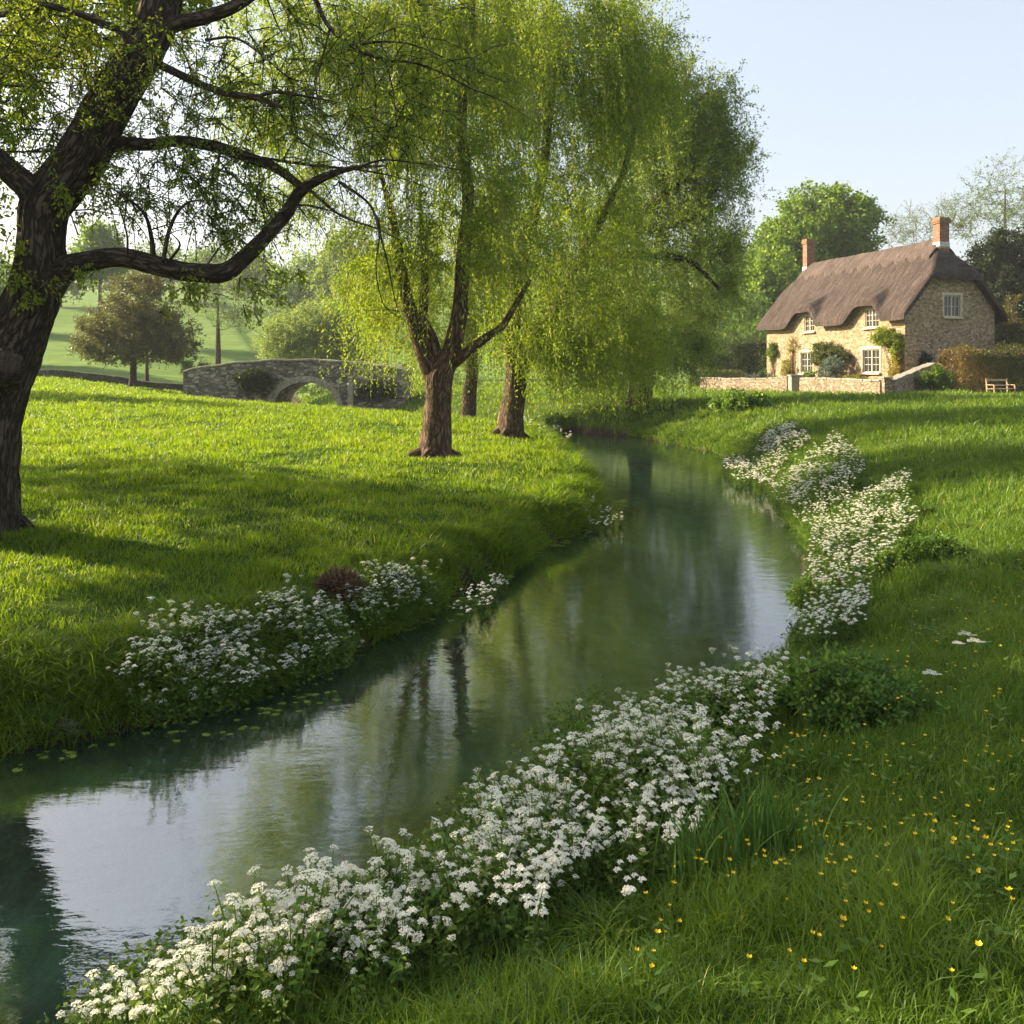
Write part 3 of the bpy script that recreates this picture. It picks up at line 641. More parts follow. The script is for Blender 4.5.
Tl = np.concatenate([px(X, Y, 9.0)[None]+rng.normal(0, .09, (5, 3)) for X, Y in [(225, 235), (205, 290), (250, 280), (280, 275), (85, 270), (25, 275), (32, 290), (180, 295), (190, 285), (238, 300), (265, 290), (15, 245), (60, 190), (70, 205), (100, 170), (90, 195)]])
t.twigs(Tl, 2, .16, 10, .055, .028, grav=-.4, tint0=.85)
oak_ = t.make('old_willow_tree', 'huge dark rugged tree leaning in from the left edge with a long bowed limb', 'tree', M_barkd, M_oldleaf, M_barkd)

ca = Acc(); cP = Q(8.5, 362.5, 8.76); cd = unit(Q(8, 363, 8.78)-Q(2, 368, 8.95)); tube(ca, np.array([cP, cP+cd*.015, cP+cd*.03, cP+cd*.032]), np.array([11, 10.5, 8, 2])*K, 24, .004)
co_ = ca.make('cut_stub', flat_mat('old_cut_wood', (.06, .043, .03), .95, .6, 30), oak_, (bx, by, bz)); co_['label'] = 'grey-brown sawn end of a lost limb'
# --- the willows standing on the meadow by the bend
def willow(X, Yb, d, trunk, rt, ells, ntarg, per, sL, leafL, leafW, label, mleaf=None, tint0=.5, zmin=.9, rough=.03, fork=(), step=.05, draw=.12, spread=.35, name='weeping_willow', barkm=None, ptw=6, tg=-.25):
    p = px(X, Yb, d); b = (p[0], p[1], gz(p[0], p[1])); t = Tree(b)
    K = d/FPX
    pts = [(b[0]-.05, b[1], b[2]-.2), (b[0], b[1], b[2]+.12)]+[px(a, c, d+(e[0] if e else 0)) for a, c, *e in trunk]
    t.limb(pts, np.array(rt)*K, 40, .05, rough, seed=int(X))
    t.roots(rt[0]*K*.42, 7)
    for f, rf in fork: t.limb([px(a, c, d+(e[0] if e else 0)) for a, c, *e in f], np.array(rf)*K, 20, .1, rough*.6, seed=int(f[0][0]))
    Ts = []
    tot = sum(np.prod(e[3:]) if len(e) > 6 else e[3]*e[4] for e in ells)
    cen = np.array([b[0], b[1], 5])
    for e in ells: Ts.append(ell_pts(E(*e[:6]), max(4, int(ntarg*e[3]*e[4]/tot)), 2.6))
    T = np.concatenate(Ts); T = T[T[:, 2] > 1.6]
    t.grow(T, .006, k=.016)
    t.twigs(T, ptw, .032*d, 28, leafL, leafW, out=.45, grav=tg, tint0=tint0, tvar=.2, draw=False)
    t.strands(T, per, sL, step, leafL, leafW, cen, tint0, .2, spread, zmin, draw)
    return t.make(name, label, 'tree', barkm or M_barkb, mleaf or M_willow, M_ytwig if mleaf is None else M_twig, 'willows on the river meadow')
willow(435, 453, 18, [(436, 430), (438, 400), (440, 375), (452, 350), (460, 310), (463, 260), (468, 200), (462, 120), (470, 40), (474, -30)], [24, 17, 15, 13.5, 14, 10, 8, 7, 6, 5, 4, 2],
       [(400, 250, 18, 55, 60, 1.8), (440, 130, 18, 90, 110, 2.4), (470, 20, 18, 100, 80, 2.4), (370, 300, 18.3, 22, 45, 1.2), (500, 220, 18, 60, 80, 1.8), (390, 90, 18, 50, 80, 1.6), (290, 60, 18.5, 80, 90, 1.8), (300, 170, 18.5, 50, 50, 1.4), (400, 20, 18, 90, 80, 2)], 560, 4, 1.7, .095, .025,
       'nearest willow on the meadow, forked brown trunk, drooping yellow-green on its left', tint0=.66, zmin=2.2, draw=.3,
       fork=[([(438, 385), (425, 355), (418, 335), (405, 290), (395, 230), (380, 170)], [11, 9, 8, 6, 4, 2]), ([(440, 372), (432, 340), (424, 318), (425, 270, .4), (420, 200, .5)], [7, 6, 5, 4, 2]), ([(448, 368), (470, 350, -.2), (490, 335, -.3), (505, 322, -.3), (530, 280, -.3)], [6, 5, 4, 3.5, 2])])
willow(510, 431, 25, [(511, 415), (514, 395), (516, 370), (512, 330), (520, 270), (540, 190), (550, 110), (560, 30)], [19, 14, 12, 11, 10, 8.5, 7, 5, 4, 2],
       [(570, 90, 25, 85, 90, 3), (560, 230, 25, 85, 80, 3), (600, 310, 25.5, 60, 40, 2), (530, 320, 24.5, 45, 35, 1.6), (560, 30, 25, 90, 60, 3), (640, 70, 25, 40, 50, 2), (480, 60, 25, 80, 90, 2.5), (610, 345, 24.5, 55, 28, 1.8), (560, 350, 24.5, 50, 22, 1.5)], 640, 4, 2.2, .11, .034,
       'brown-trunked willow, middle of the three meadow trunks, strands hanging over the river', tint0=.6, zmin=1.3, draw=.25, fork=[([(514, 385), (545, 330), (570, 280), (590, 240), (620, 180), (640, 110)], [7, 6, 5, 4, 3, 1.5])])
willow(468, 414, 38, [(470, 395), (472, 370), (470, 320), (465, 250)], [11, 8, 7, 6, 5, 3],
       [(430, 300, 38, 70, 60, 3), (480, 240, 38, 60, 70, 3), (385, 270, 40, 26, 35, 2.5)], 170, 7, 3.2, .13, .05, 'willow standing furthest back behind the two brown meadow trunks', tint0=.75, zmin=1.4, step=.08)
willow(640, 398, 37, [(640, 380), (632, 350), (615, 300), (590, 265), (580, 200)], [14, 12, 11, 10, 9, 7, 4],
       [(660, 200, 37, 78, 100, 3.5), (690, 160, 37, 55, 60, 3), (640, 100, 37, 55, 90, 3), (700, 280, 38, 38, 50, 2.5), (650, 330, 37, 70, 35, 3), (590, 320, 36, 60, 35, 2), (705, 120, 37, 35, 40, 2), (720, 165, 37, 32, 35, 2), (640, 352, 35, 70, 22, 2), (600, 360, 35, 50, 18, 2)], 620, 2, 2.4, .14, .05,
       'broad grey-green willow on the far bank, its radiating dark limbs showing against the sky', mleaf=M_willowg, tint0=.55, zmin=1.25, draw=.2, ptw=10, tg=0.0, step=.075, barkm=M_barkd,
       fork=[([(590, 262), (605, 245), (640, 215), (680, 180), (715, 150)], [7, 6, 5, 4, 2]), ([(592, 260), (625, 235), (670, 225), (715, 190)], [5, 5, 4, 2]), ([(588, 255), (600, 215), (625, 170), (650, 110)], [5, 4, 3, 2]), ([(600, 255), (650, 255), (690, 262), (720, 290)], [4, 4, 3, 1.5])])

# --- other trees and shrubs
def tree(name, X, Yb, d, h, trunk_r, ells, nt_, per, tl, nl, lL, lW, mw, ml, label, cat='tree', group=None, tint0=.5, draw=False, grav=-.1, lean=0, zb=None, mt=None, out=.6, trunks=1, tvar=.2, rtip=.01, shell=2.3):
    p = px(X, Yb, d); z = gz(p[0], p[1]) if zb is None else zb; t = Tree((p[0], p[1], z)); top = z+h
    for q in range(trunks):
        o_ = rng.normal(0, .25*trunks-.25, 2) if trunks > 1 else (0, 0)
        t.limb([(p[0]+o_[0], p[1]+o_[1], z-.3), (p[0]+o_[0]*1.1, p[1]+o_[1], z+h*.12), (p[0]+lean*.5+o_[0]*2, p[1]+o_[1], z+h*.45), (p[0]+lean+o_[0]*3, p[1]+o_[1], z+h*.85)], [trunk_r*1.5, trunk_r, trunk_r*.7, trunk_r*.15], 12, .3, .02, seed=int(X)+q)
    tot = sum(e[3]*e[4] for e in ells)
    T = np.concatenate([ell_pts(E(*e), max(3, int(nt_*e[3]*e[4]/tot)), shell) for e in ells])
    T = T[T[:, 2] > z+.05]
    t.grow(T, rtip)
    t.twigs(T, per, tl, nl, lL, lW, out=out, grav=grav, tint0=tint0, tvar=tvar, draw=draw, cen=np.array([p[0], p[1], z+h*.4]))
    return t.make(name, label, cat, mw, ml, mt, group)
tree('round_tree', 815, 385, 88, 16, .45, [(822, 225, 88, 50, 38, 4.5), (790, 250, 88, 38, 32, 4), (850, 235, 88, 30, 32, 4), (775, 285, 86, 30, 40, 4), (820, 275, 88, 55, 40, 4), (755, 300, 86, 18, 30, 3)], 900, 6, 1.0, 14, .36, .23, M_barkd, M_green, 'large round bright green tree rising behind the cottage roof', tint0=.55)
tree('evergreen_tree', 1002, 385, 66, 11, .3, [(1003, 265, 66, 28, 32, 2.4), (1000, 305, 66, 30, 40, 2.5), (1010, 345, 66, 32, 30, 2.5), (985, 340, 64, 16, 30, 1.5)], 560, 7, .7, 16, .24, .14, M_barkd, M_dark, 'tall dark evergreen behind the gable end of the cottage', tint0=.4)
tree('thinly_leaved_tree', 1005, 385, 95, 24, .4, [(1005, 190, 95, 45, 30, 4), (980, 215, 95, 30, 30, 3), (1030, 220, 95, 30, 50, 3), (1000, 235, 95, 40, 30, 4)], 220, 4, 1.5, 7, .22, .12, M_twig, M_pale, 'tall thinly leaved tree at the right edge above the dark evergreen', tint0=.3, draw=True, rtip=.02)
tree('bare_tree', 930, 385, 98, 18, .3, [(930, 225, 98, 42, 20, 4), (905, 235, 98, 22, 14, 3), (955, 215, 98, 25, 16, 3)], 170, 4, 1.5, 4, .2, .10, M_twig, M_pale, 'pale twiggy half-bare tree behind the near chimney', tint0=.4, draw=True, rtip=.02)
tree('hazel_tree', 742, 385, 76, 6, .15, [(745, 320, 76, 25, 32, 2), (735, 350, 75, 25, 30, 2), (765, 345, 77, 12, 28, 1.5)], 150, 6, .6, 14, .2, .11, M_twig, M_pale, 'pale olive bushy tree just left of the far end of the cottage', tint0=.2)
tree('lime_green_tree', 715, 385, 100, 13, .3, [(705, 270, 100, 40, 45, 4), (735, 260, 100, 22, 30, 3), (690, 320, 98, 40, 50, 4)], 300, 5, 1, 14, .3, .17, M_barkd, M_pale, 'pale green tree far behind the broad grey-green willow', tint0=.4)
tree('small_tree', 1012, 388, 56, 4.4, .1, [(1014, 318, 56, 14, 22, 1.2), (1020, 345, 56, 16, 24, 1.2)], 70, 6, .4, 14, .13, .075, M_twig, M_rust, 'small rusty-tipped tree behind the hedge at the right edge', tint0=.45)
# left background
tree('hawthorn_tree', 133, 378, 62, 6.6, .24, [(138, 310, 62, 42, 34, 2.6), (120, 330, 62, 45, 24, 2.6), (160, 335, 62, 40, 24, 2.6), (98, 340, 62, 24, 16, 2), (178, 350, 62, 20, 12, 2), (140, 285, 62, 22, 12, 1.6), (135, 350, 61.5, 48, 12, 2.4), (110, 350, 62, 30, 10, 2)], 680, 6, .6, 14, .15, .085, M_barkd, M_olive, 'olive-brown spreading hawthorn in the far meadow, trunk in front of the field wall', tint0=.5, lean=.2)
tree('hawthorn_tree', 147, 374, 72, 4.5, .16, [(160, 340, 72, 25, 18, 2)], 70, 6, .6, 14, .16, .09, M_barkd, M_olive, 'slim dark trunk just behind the spreading hawthorn', tint0=.3)
tree('ash_tree', 218, 366, 78, 9.5, .30, [(220, 310, 78, 38, 20, 2.5), (225, 270, 78, 35, 30, 2.5), (235, 320, 78, 30, 10, 2), (205, 285, 78, 24, 22, 2)], 170, 4, 1.2, 6, .16, .08, M_barkb, M_pale, 'half-bare tree with an upright pale trunk left of the bridge', tint0=.3, draw=True, rtip=.018)
tree('round_willow_bush', 322, 372, 72, 4.8, .3, [(320, 331, 72, 56, 28, 3), (300, 345, 72, 42, 20, 3), (350, 345, 72, 30, 18, 3)], 800, 7, .8, 15, .19, .07, M_barkd, M_pale, 'rounded pale green willow bush behind the stone bridge', tint0=.85, grav=-.5)
tree('poplar_tree', 365, 372, 88, 11, .3, [(362, 290, 88, 30, 45, 3), (345, 320, 88, 25, 25, 3), (392, 280, 88, 30, 50, 3)], 240, 5, .9, 14, .26, .15, M_barkd, M_willow, 'yellow-green tree behind the right end of the bridge', tint0=.5)
tree('bank_bush', 385, 385, 60, 2.5, .12, [(385, 375, 60, 22, 14, 1.5), (365, 365, 62, 14, 10, 1.5)], 80, 6, .4, 14, .13, .07, M_twig, M_hedge, 'dark green bush beside the right abutment of the bridge', 'bush')
tree('wall_bush', 207, 374, 64, 1.5, .06, [(208, 368, 64, 16, 7, .8), (196, 372, 64, 8, 5, .6)], 40, 6, .3, 12, .1, .055, M_twig, M_hedge, 'low green bush at the foot of the half-bare tree', 'bush')
tree('wall_bush', 188, 374, 63, 1.3, .06, [(185, 366, 63, 9, 8, .7)], 24, 6, .3, 12, .1, .055, M_twig, M_pale, 'pale bush between the spreading hawthorn and the half-bare tree', 'bush')
tree('water_bush', 318, 398, 64, 1.9, .06, [(300, 388, 64, 22, 6, 1.2), (325, 390, 64, 22, 6, 1.2)], 50, 6, .35, 14, .12, .07, M_twig, M_pale, 'pale waterside bush seen through the bridge arch', 'bush')
far = [(100, 118, 250, 20, 24, 0, 'rounded green hilltop tree above the spreading hawthorn'), (8, 128, 300, 26, 34, 1, 'hazy green tree at the left edge behind the big trunk'), (205, 180, 265, 24, 20, 1, 'hazy tree on the hill behind the half-bare tree'), (160, 190, 262, 26, 20, 0, 'hazy tree on the hill above the right of the hawthorn'), (255, 170, 270, 22, 22, 2, 'hazy blue-green hillside tree between the half-bare tree and the willow bush'), (300, 150, 280, 30, 26, 1, 'rounded hillside tree directly above the willow bush'), (345, 140, 262, 26, 40, 2, 'tall hillside tree left of the yellow-green drooping willow'), (60, 170, 268, 24, 22, 2, 'hazy hillside tree directly left of the hawthorn'), (-20, 90, 290, 40, 50, 1, 'leafy tree at the left edge low behind the big trunk')]
for i, (X, d, Y, rx, ry, k, lab) in enumerate(far):
    ml = (M_green, M_pale, M_willowg)[k]; hh = max(6, (HZ-Y)/FPX*d+CAMZ+ry/FPX*d-gz(px(X, 0, d)[0], d))
    tree('hillside_tree', X, 360, d, hh, .3, [(X, Y, d, rx, ry, rx*d/FPX*.8), (X-rx*.5, Y+ry*.6, d, rx*.7, ry*.7, rx*d/FPX*.6), (X+rx*.5, Y+ry*.6, d, rx*.7, ry*.7, rx*d/FPX*.6)], 130, 5, 1.6, 12, .55, .3, M_barkd, ml, lab, group='trees on the hillside', tint0=.4)
# trees outside the picture to the left, whose shade crosses the meadow
tree('meadow_tree', -330, 500, 16.0, 9.5, .3, [(-360, 150, 16.5, 190, 170, 3.0), (-260, 60, 16.5, 130, 120, 2.4)], 330, 5, .7, 12, .13, .08, M_barkd, M_oldleaf, 'broad meadow tree beyond the left edge, nearest to the river', group='trees left of the frame')
if 0: tree('meadow_tree', -250, 440, 26, 9, .3, [(-250, 190, 26, 105, 100, 2.6)], 220, 5, .8, 12, .16, .1, M_barkd, M_oldleaf, 'meadow tree beyond the left edge in the middle distance', group='trees left of the frame')
tree('meadow_tree', -140, 410, 40, 8, .3, [(-150, 240, 40, 75, 70, 2.6)], 160, 5, .9, 12, .2, .12, M_barkd, M_oldleaf, 'meadow tree beyond the left edge, furthest from the river', group='trees left of the frame')

# a wood along the hilltop, one hazy mass
def wood():
    a = Acc(); n = 520
    X = rng.uniform(-190, 120, n); Y = rng.uniform(225, 420, n); k = (Y > 300-.1*X*0) | (fbm(X*.02, Y*.02, 2, 61) > .15); X = X[k]; Y = Y[k]
    Z = ground(X, Y)
    for x, y, z in zip(X, Y, Z):
        h = rng.uniform(8, 15); r = h*rng.uniform(.3, .45); m = 150
        v = unit(rng.normal(size=(m, 3))); P = np.array([x, y, z+h*.55])+v*(rng.random(m)**.4)[:, None]*np.array([r, r, h*.5])
        leaves(a, P, unit(rng.normal(size=(m, 3))+v), 2.0, 1.3, np.clip(.5+rng.normal(0, .2)+rng.normal(0, .15, m), 0, 1))
    o = a.make('wood', M_green); tag(o, 'far-off hazy wood along the hilltop', 'wood', kind='stuff')
wood()
def wood2():
    a = Acc(); n = 150
    for k in range(n):
        x = rng.uniform(10, 190); y = rng.uniform(150, 210); z = gz(x, y); h = rng.uniform(6, 11); r = h*.42; m = 170
        v = unit(rng.normal(size=(m, 3))); P = np.array([x, y, z+h*.5])+v*(rng.random(m)**.4)[:, None]*np.array([r, r, h*.5])
        leaves(a, P, unit(rng.normal(size=(m, 3))+v), 1.3, .8, np.clip(.4+rng.normal(0, .2)+rng.normal(0, .15, m), 0, 1))
    tag(a.make('distant_wood', M_pale), 'distant line of trees low behind the cottage', 'wood', kind='stuff')
wood2()

# ------------------------------------------------------------------ cottage
U = np.array([.276, -.961, 0]); U = U/np.linalg.norm(U); Vd = np.array([-U[1], U[0], 0]); UP = np.array([0, 0, 1.0])
O = np.array([17.95, 63.4, 1.25]); LX, LY, EH, RH = 14.0, 6.1, 4.72, 8.35
AX = np.stack([U, Vd, UP])
cot = empty('thatched_cottage', tuple(O), 'stone cottage under a grey-brown thatched roof on the rise at the right', 'cottage', rz=math.atan2(U[1], U[0]))
# local frame: x along the front towards the near gable, y into the house, z up
SL = (RH-EH)/(LY/2); TH = .36; OV = .48
XW = (5.0, 11.15); GT = 6.6
def smin(a, b, k): h = np.clip(.5+.5*(b-a)/k, 0, 1); return b*(1-h)+a*h-k*h*(1-h)
def smax(a, b, k): return -smin(-a, -b, k)
def roofz(x, y):
    f = EH+SL*y; b = EH+SL*(LY-y)
    hs = (RH-GT)/1.35
    h1 = RH+(x-1.0)*hs; h2 = RH+(LX-1.0-x)*hs
    z = smin(smin(f, b, .25), smin(h1, h2, .25), .3)+TH
    sag = -.05*np.sin(np.clip(x/LX, 0, 1)*math.pi)
    z = z+sag
    for xw in XW:
        u = (x-xw+.22*(y+OV)*0)
        uu = np.maximum(np.abs(u+.1)-.66, 0); zd = EH+TH+.40+.50*(y+OV)-np.where(u < 0, .75, 1.3)*uu**1.35
        z = np.where(y < LY/2, smax(z, zd, .22), z)
    return z+.03*np.sin(x*2.1+1)*.5
nxr, nyr = 220, 120
xs = np.linspace(-OV, LX+OV, nxr); ys = np.linspace(-OV, LY+OV, nyr); XX, YY = np.meshgrid(xs, ys); ZZ = roofz(XX, YY)
ZZ += fbm(XX*1.3, YY*1.3, 3, 71)*.035
# thickness below, rounded edges
ed = np.minimum(np.minimum(XX+OV, LX+OV-XX), np.minimum(YY+OV, LY+OV-YY)); rnd = .16*np.clip(1-ed/.22, 0, 1)**2
top = np.stack([XX, YY, ZZ-rnd], -1); bot = np.stack([XX, YY, ZZ-.50*np.sqrt(1+SL*SL)*.62], -1)
A_ = Acc(); ir = np.arange(nxr*nyr).reshape(nyr, nxr)
Fq = np.stack([ir[:-1, :-1], ir[:-1, 1:], ir[1:, 1:], ir[1:, :-1]], -1).reshape(-1, 4)
A_.add(top.reshape(-1, 3), Fq); A_.add(bot.reshape(-1, 3), Fq[:, ::-1])
def rim(a, b):
    n = len(a); m = (a+b)/2; 
    V = np.vstack([a, b]); i = np.arange(n-1); A_.add(V, np.stack([i, i+n, i+n+1, i+1], -1))
rim(top[0], bot[0]); rim(top[-1][::-1], bot[-1][::-1]); rim(top[:, -1], bot[:, -1]); rim(top[::-1, 0], bot[::-1, 0])
roof = A_.make('roof', M_thatch, cot)
# ridge block with scalloped edge
A_ = Acc(); n = 300; xr = np.linspace(.55, LX-.55, n)
for side in (-1, 1):
    dep = .80+.20*np.abs(np.sin(xr*math.pi/1.15))**.7
    k = 8; tt = np.linspace(0, 1, k)[:, None]; yy = LY/2+side*dep[None, :]*tt; XR = np.repeat(xr[None], k, 0)
    zz = roofz(XR, yy)+.17
    V = np.stack([XR, yy, zz], -1); V2 = V[-1:].copy(); V2[..., 2] -= .17; V = np.vstack([V, V2])
    ii = np.arange((k+1)*n).reshape(k+1, n); A_.add(V.reshape(-1, 3), np.stack([ii[:-1, :-1], ii[:-1, 1:], ii[1:, 1:], ii[1:, :-1]], -1).reshape(-1, 4))
A_.make('ridge_cap', M_thatch2, roof)
# walls
def wall(name, p0, ux, length, outn, topf, opens, m, parent, dep=.16, dz=.1):
    """wall in the local frame; openings (u0,u1,z0,z1) cut through its face with reveals"""
    a = Acc(); us = set(np.round(np.arange(0, length+.001, dz), 3)); us.add(length)
    for o in opens: us.update([o[0], o[1]])
    us = sorted(us); p0 = np.array(p0, float); ux = np.array(ux, float); nn = np.array(outn, float)
    def P(u, z, d=0): return p0+ux*u+UP*z-nn*d
    for u0, u1 in zip(us[:-1], us[1:]):
        if u1-u0 < 1e-4: continue
        um = (u0+u1)/2; z = -.4; segs = []
        for o in sorted([o for o in opens if o[0]-1e-5 <= u0 and u1 <= o[1]+1e-5], key=lambda o: o[2]): segs.append((z, o[2])); z = o[3]
        segs.append((z, None))
        for z0, z1 in segs:
            a0 = z1 if z1 is not None else topf(u0); a1 = z1 if z1 is not None else topf(u1)
            V = [P(u0, z0), P(u1, z0), P(u1, a1), P(u0, a0)]; a.add(V, [[0, 1, 2, 3]])
    for u0, u1, z0, z1 in opens:
        for q in ([P(u0, z0), P(u1, z0), P(u1, z0, dep), P(u0, z0, dep)], [P(u0, z1), P(u1, z1), P(u1, z1, dep), P(u0, z1, dep)],
                  [P(u0, z0), P(u0, z1), P(u0, z1, dep), P(u0, z0, dep)], [P(u1, z0), P(u1, z1), P(u1, z1, dep), P(u1, z0, dep)]): a.add(q, [[0, 1, 2, 3]])
    return a.make(name, m, parent, smooth=False)
def under(x, y): return float(roofz(np.array([x]), np.array([y]))[0])-.48
lowW = [(XW[0]-.2, 1.35, .85, 2.15), (XW[1]+.05, 1.5, .9, 2.2)]
front_open = [(XW[0]-.5, XW[0]+.6, 3.75, 4.82), (XW[1]-.55, XW[1]+.65, 3.75, 4.85), (XW[0]-.9, XW[0]+.45, 1.05, 2.4), (XW[1]-.75, XW[1]+.75, 1.1, 2.45)]
wall('front_wall', (0, 0, 0), (1, 0, 0), LX, (0, -1, 0), lambda u: under(u, 0.0), front_open, M_wall, cot)
gab_open = [(2.6, 3.7, 4.25, 5.45), (2.2, 3.7, 1.2, 1.95)]
wall('gable_wall', (LX, 0, 0), (0, 1, 0), LY, (1, 0, 0), lambda u: under(LX, min(max(u, 0.02), LY-.02)), gab_open, M_wall, cot)
wall('gable_wall', (0, LY, 0), (0, -1, 0), LY, (-1, 0, 0), lambda u: under(0, min(max(LY-u, .02), LY-.02)), [], M_wall, cot)
wall('rear_wall', (LX, LY, 0), (-1, 0, 0), LX, (0, 1, 0), lambda u: EH, [], M_wall, cot)
def window(p0, ux, outn, u0, u1, z0, z1, nlight, ntr, surround=True, dep=.13):
    ux = np.array(ux, float); nn = np.array(outn, float); p0 = np.array(p0, float); ax = np.stack([ux, -nn, UP]); a = Acc()
    def B(ua, ub, za, zb, d0, d1, bev=.006): a.box(p0+ux*(ua+ub)/2+UP*(za+zb)/2-nn*(d0+d1)/2, (ub-ua, d1-d0, zb-za), ax, bev)
    fw = .055
    B(u0, u0+fw, z0, z1, dep-.09, dep); B(u1-fw, u1, z0, z1, dep-.09, dep); B(u0+fw, u1-fw, z0, z0+fw, dep-.09, dep); B(u0+fw, u1-fw, z1-fw, z1, dep-.09, dep)
    W = (u1-u0-2*fw)/nlight
    for i in range(nlight):
        a0 = u0+fw+i*W
        if i: B(a0-.035, a0+.035, z0+fw, z1-fw, dep-.088, dep-.002)
        B(a0+W/2-.013, a0+W/2+.013, z0+fw, z1-fw, dep-.07, dep-.02) if W > .45 else None
        for j in range(1, ntr): zz = z0+fw+(z1-z0-2*fw)*j/ntr; B(a0+.036, a0+W-.036, zz-.013, zz+.013, dep-.066, dep-.024)
    w = a.make('window', M_frame, cot, smooth=False); KIDS.setdefault('x', [])
    g = Acc(); q = [p0+ux*u0+UP*z0-nn*(dep-.03), p0+ux*u1+UP*z0-nn*(dep-.03), p0+ux*u1+UP*z1-nn*(dep-.03), p0+ux*u0+UP*z1-nn*(dep-.03)]; g.add(q, [[0, 1, 2, 3]]); g.make('pane', M_glass, w, smooth=False)
    a = Acc(); a.box(p0+ux*(u0+u1)/2+UP*(z0-.06)+nn*.05, (u1-u0+.24, .22, .115), ax, .015); a.make('sill', M_ash, w, smooth=False)
    if surround:
        a = Acc()
        a.box(p0+ux*(u0+u1)/2+UP*(z1+.09)+nn*.01, (u1-u0+.36, .07, .178), ax, .015)
        for q, sg in ((u0, -1), (u1, 1)):
            for k in range(4):
                hh = (z1-z0)/4; wd = .17 if k % 2 else .11; a.box(p0+ux*(q+sg*wd/2)+UP*(z0+hh*(k+.5))+nn*.008, (wd, .06, hh-.01), ax, .012)
        a.make('surround', M_ash, w, smooth=False)
for i, (a0, a1, b0, b1) in enumerate(front_open): window((0, 0, 0), (1, 0, 0), (0, -1, 0), a0, a1, b0, b1, 2, 3 if i < 2 else 3, surround=i > 1)
window((LX, 0, 0), (0, 1, 0), (1, 0, 0), *gab_open[0], 2, 2); window((LX, 0, 0), (0, 1, 0), (1, 0, 0), *gab_open[1], 2, 1)
def chimney(x, w_, dp, z0, z1):
    a = Acc(); y = LY/2
    a.box((x, y, (z0+z1)/2), (w_, dp, z1-z0)); a.box((x, y, z1-.30), (w_+.10, dp+.10, .09)); a.box((x, y, z1-.2), (w_+.16, dp+.16, .105)); a.box((x, y, z1-.095), (w_+.08, dp+.08, .10))
    c = a.make('chimney', M_brick, cot, smooth=False)
    a = Acc(); h = .26; b = RH+TH-.32
    for q in range(1):
        a.box((x, y, b+.06), (w_+.05, dp+.06, .2), bev=.02)
        a.box((x, y, b-.10), (w_+.12, dp+.16, .2), bev=.08)
    a.make('flashing', M_lead, c, smooth=False)
chimney(LX-.72, .52, .66, RH-.8, RH+1.6); chimney(.55, .5, .7, RH-1.0, RH+2.15)

# climbers and garden shrubs (leaf masses on stems)
def W3(x, y, z): return O+U*x+Vd*y+UP*z
def shrub(name, c, r, n, lL, lW, ml, label, cat, tint0=.5, stems=6, per=5, base=None, twig=.22, group=None, ells=None, tvar=.2, nl=12):
    base = np.array([c[0], c[1], gz(c[0], c[1])]) if base is None else np.array(base); t = Tree(base)
    c = np.array(c)
    for k in range(stems):
        q = c+rng.normal(0, .35, 3)*np.array(r); t.limb([base+rng.normal(0, .04, 3)*[1, 1, 0]-[0, 0, .1], (base+q)/2+rng.normal(0, .05, 3), q], [.03, .022, .01], 6, .2, thin=True)
    T = np.concatenate([ell_pts((np.array(cc), np.array(rr)), nn, 2.4) for cc, rr, nn in (ells or [(c, r, n)])])
    T = T[T[:, 2] > base[2]+.03]
    t.grow(T, .004, k=.008); t.twigs(T, per, twig, nl, lL, lW, out=.6, grav=-.05, tint0=tint0, tvar=tvar, draw=False, cen=base+[0, 0, .2])
    return t.make(name, label, cat, M_twig, ml, M_twig, group)
shrub('climbing_plant', W3(13.1, -.2, 2.8), (1.05, .85, .8), 0, .12, .085, M_lime, 'lime-green climber spread over the corner wall beside the near lower window', 'climber', ells=[(W3(12.9, -.18, 3.1), (.9, .95, .5), 60), (W3(13.5, -.16, 2.3), (.25, .45, 1.0), 45), (W3(12.3, -.15, 3.0), (.3, .6, .35), 20)], base=W3(13.6, -.15, 0))
shrub('climbing_plant', W3(13.5, -.3, .9), (.3, .5, .8), 0, .11, .075, M_gold, 'golden climber at the foot of the cottage corner under the lime-green one', 'climber', ells=[(W3(13.5, -.3, .9), (.3, .6, .9), 50), (W3(13.6, -.2, 1.8), (.2, .3, .4), 14)], base=W3(13.5, -.3, 0))
shrub('climbing_rose', W3(7.9, -.5, 2.1), (1.1, 1.2, .75), 0, .11, .07, M_hedge, 'olive bushy climber arched over the middle of the front wall', 'climber', .8, ells=[(W3(7.6, -.5, 2.35), (.8, 1.4, .55), 110), (W3(6.6, -.4, 2.0), (.4, .6, .5), 35), (W3(8.9, -.4, 2.1), (.4, .5, .5), 30)], base=W3(7.8, -.3, 0))
shrub('silver_shrub', W3(9.2, -1.2, 1.05), (.8, 1.0, .95), 110, .11, .06, M_grey, 'round silvery green shrub in front of the olive climber', 'shrub', .5)
shrub('ivy', W3(.9, -.15, 2.5), (.25, .55, .7), 45, .11, .08, M_lime, 'narrow ivy patch high on the far end of the front wall', 'climber', .1, base=W3(.9, -.1, 0))
shrub('trained_rose', W3(2.9, -.2, 1.2), (.35, .9, 1.1), 60, .10, .06, M_gold, 'thin yellowish rose trained on the front wall left of the far lower window', 'climber', .2, base=W3(2.9, -.2, 0), nl=6)
shrub('trained_rose', W3(3.3, -.15, 2.9), (.3, .7, .6), 22, .10, .06, M_gold, 'sparse upper spray of rose by the far upper window', 'climber', .1, base=W3(3.2, -.2, 0), nl=5)
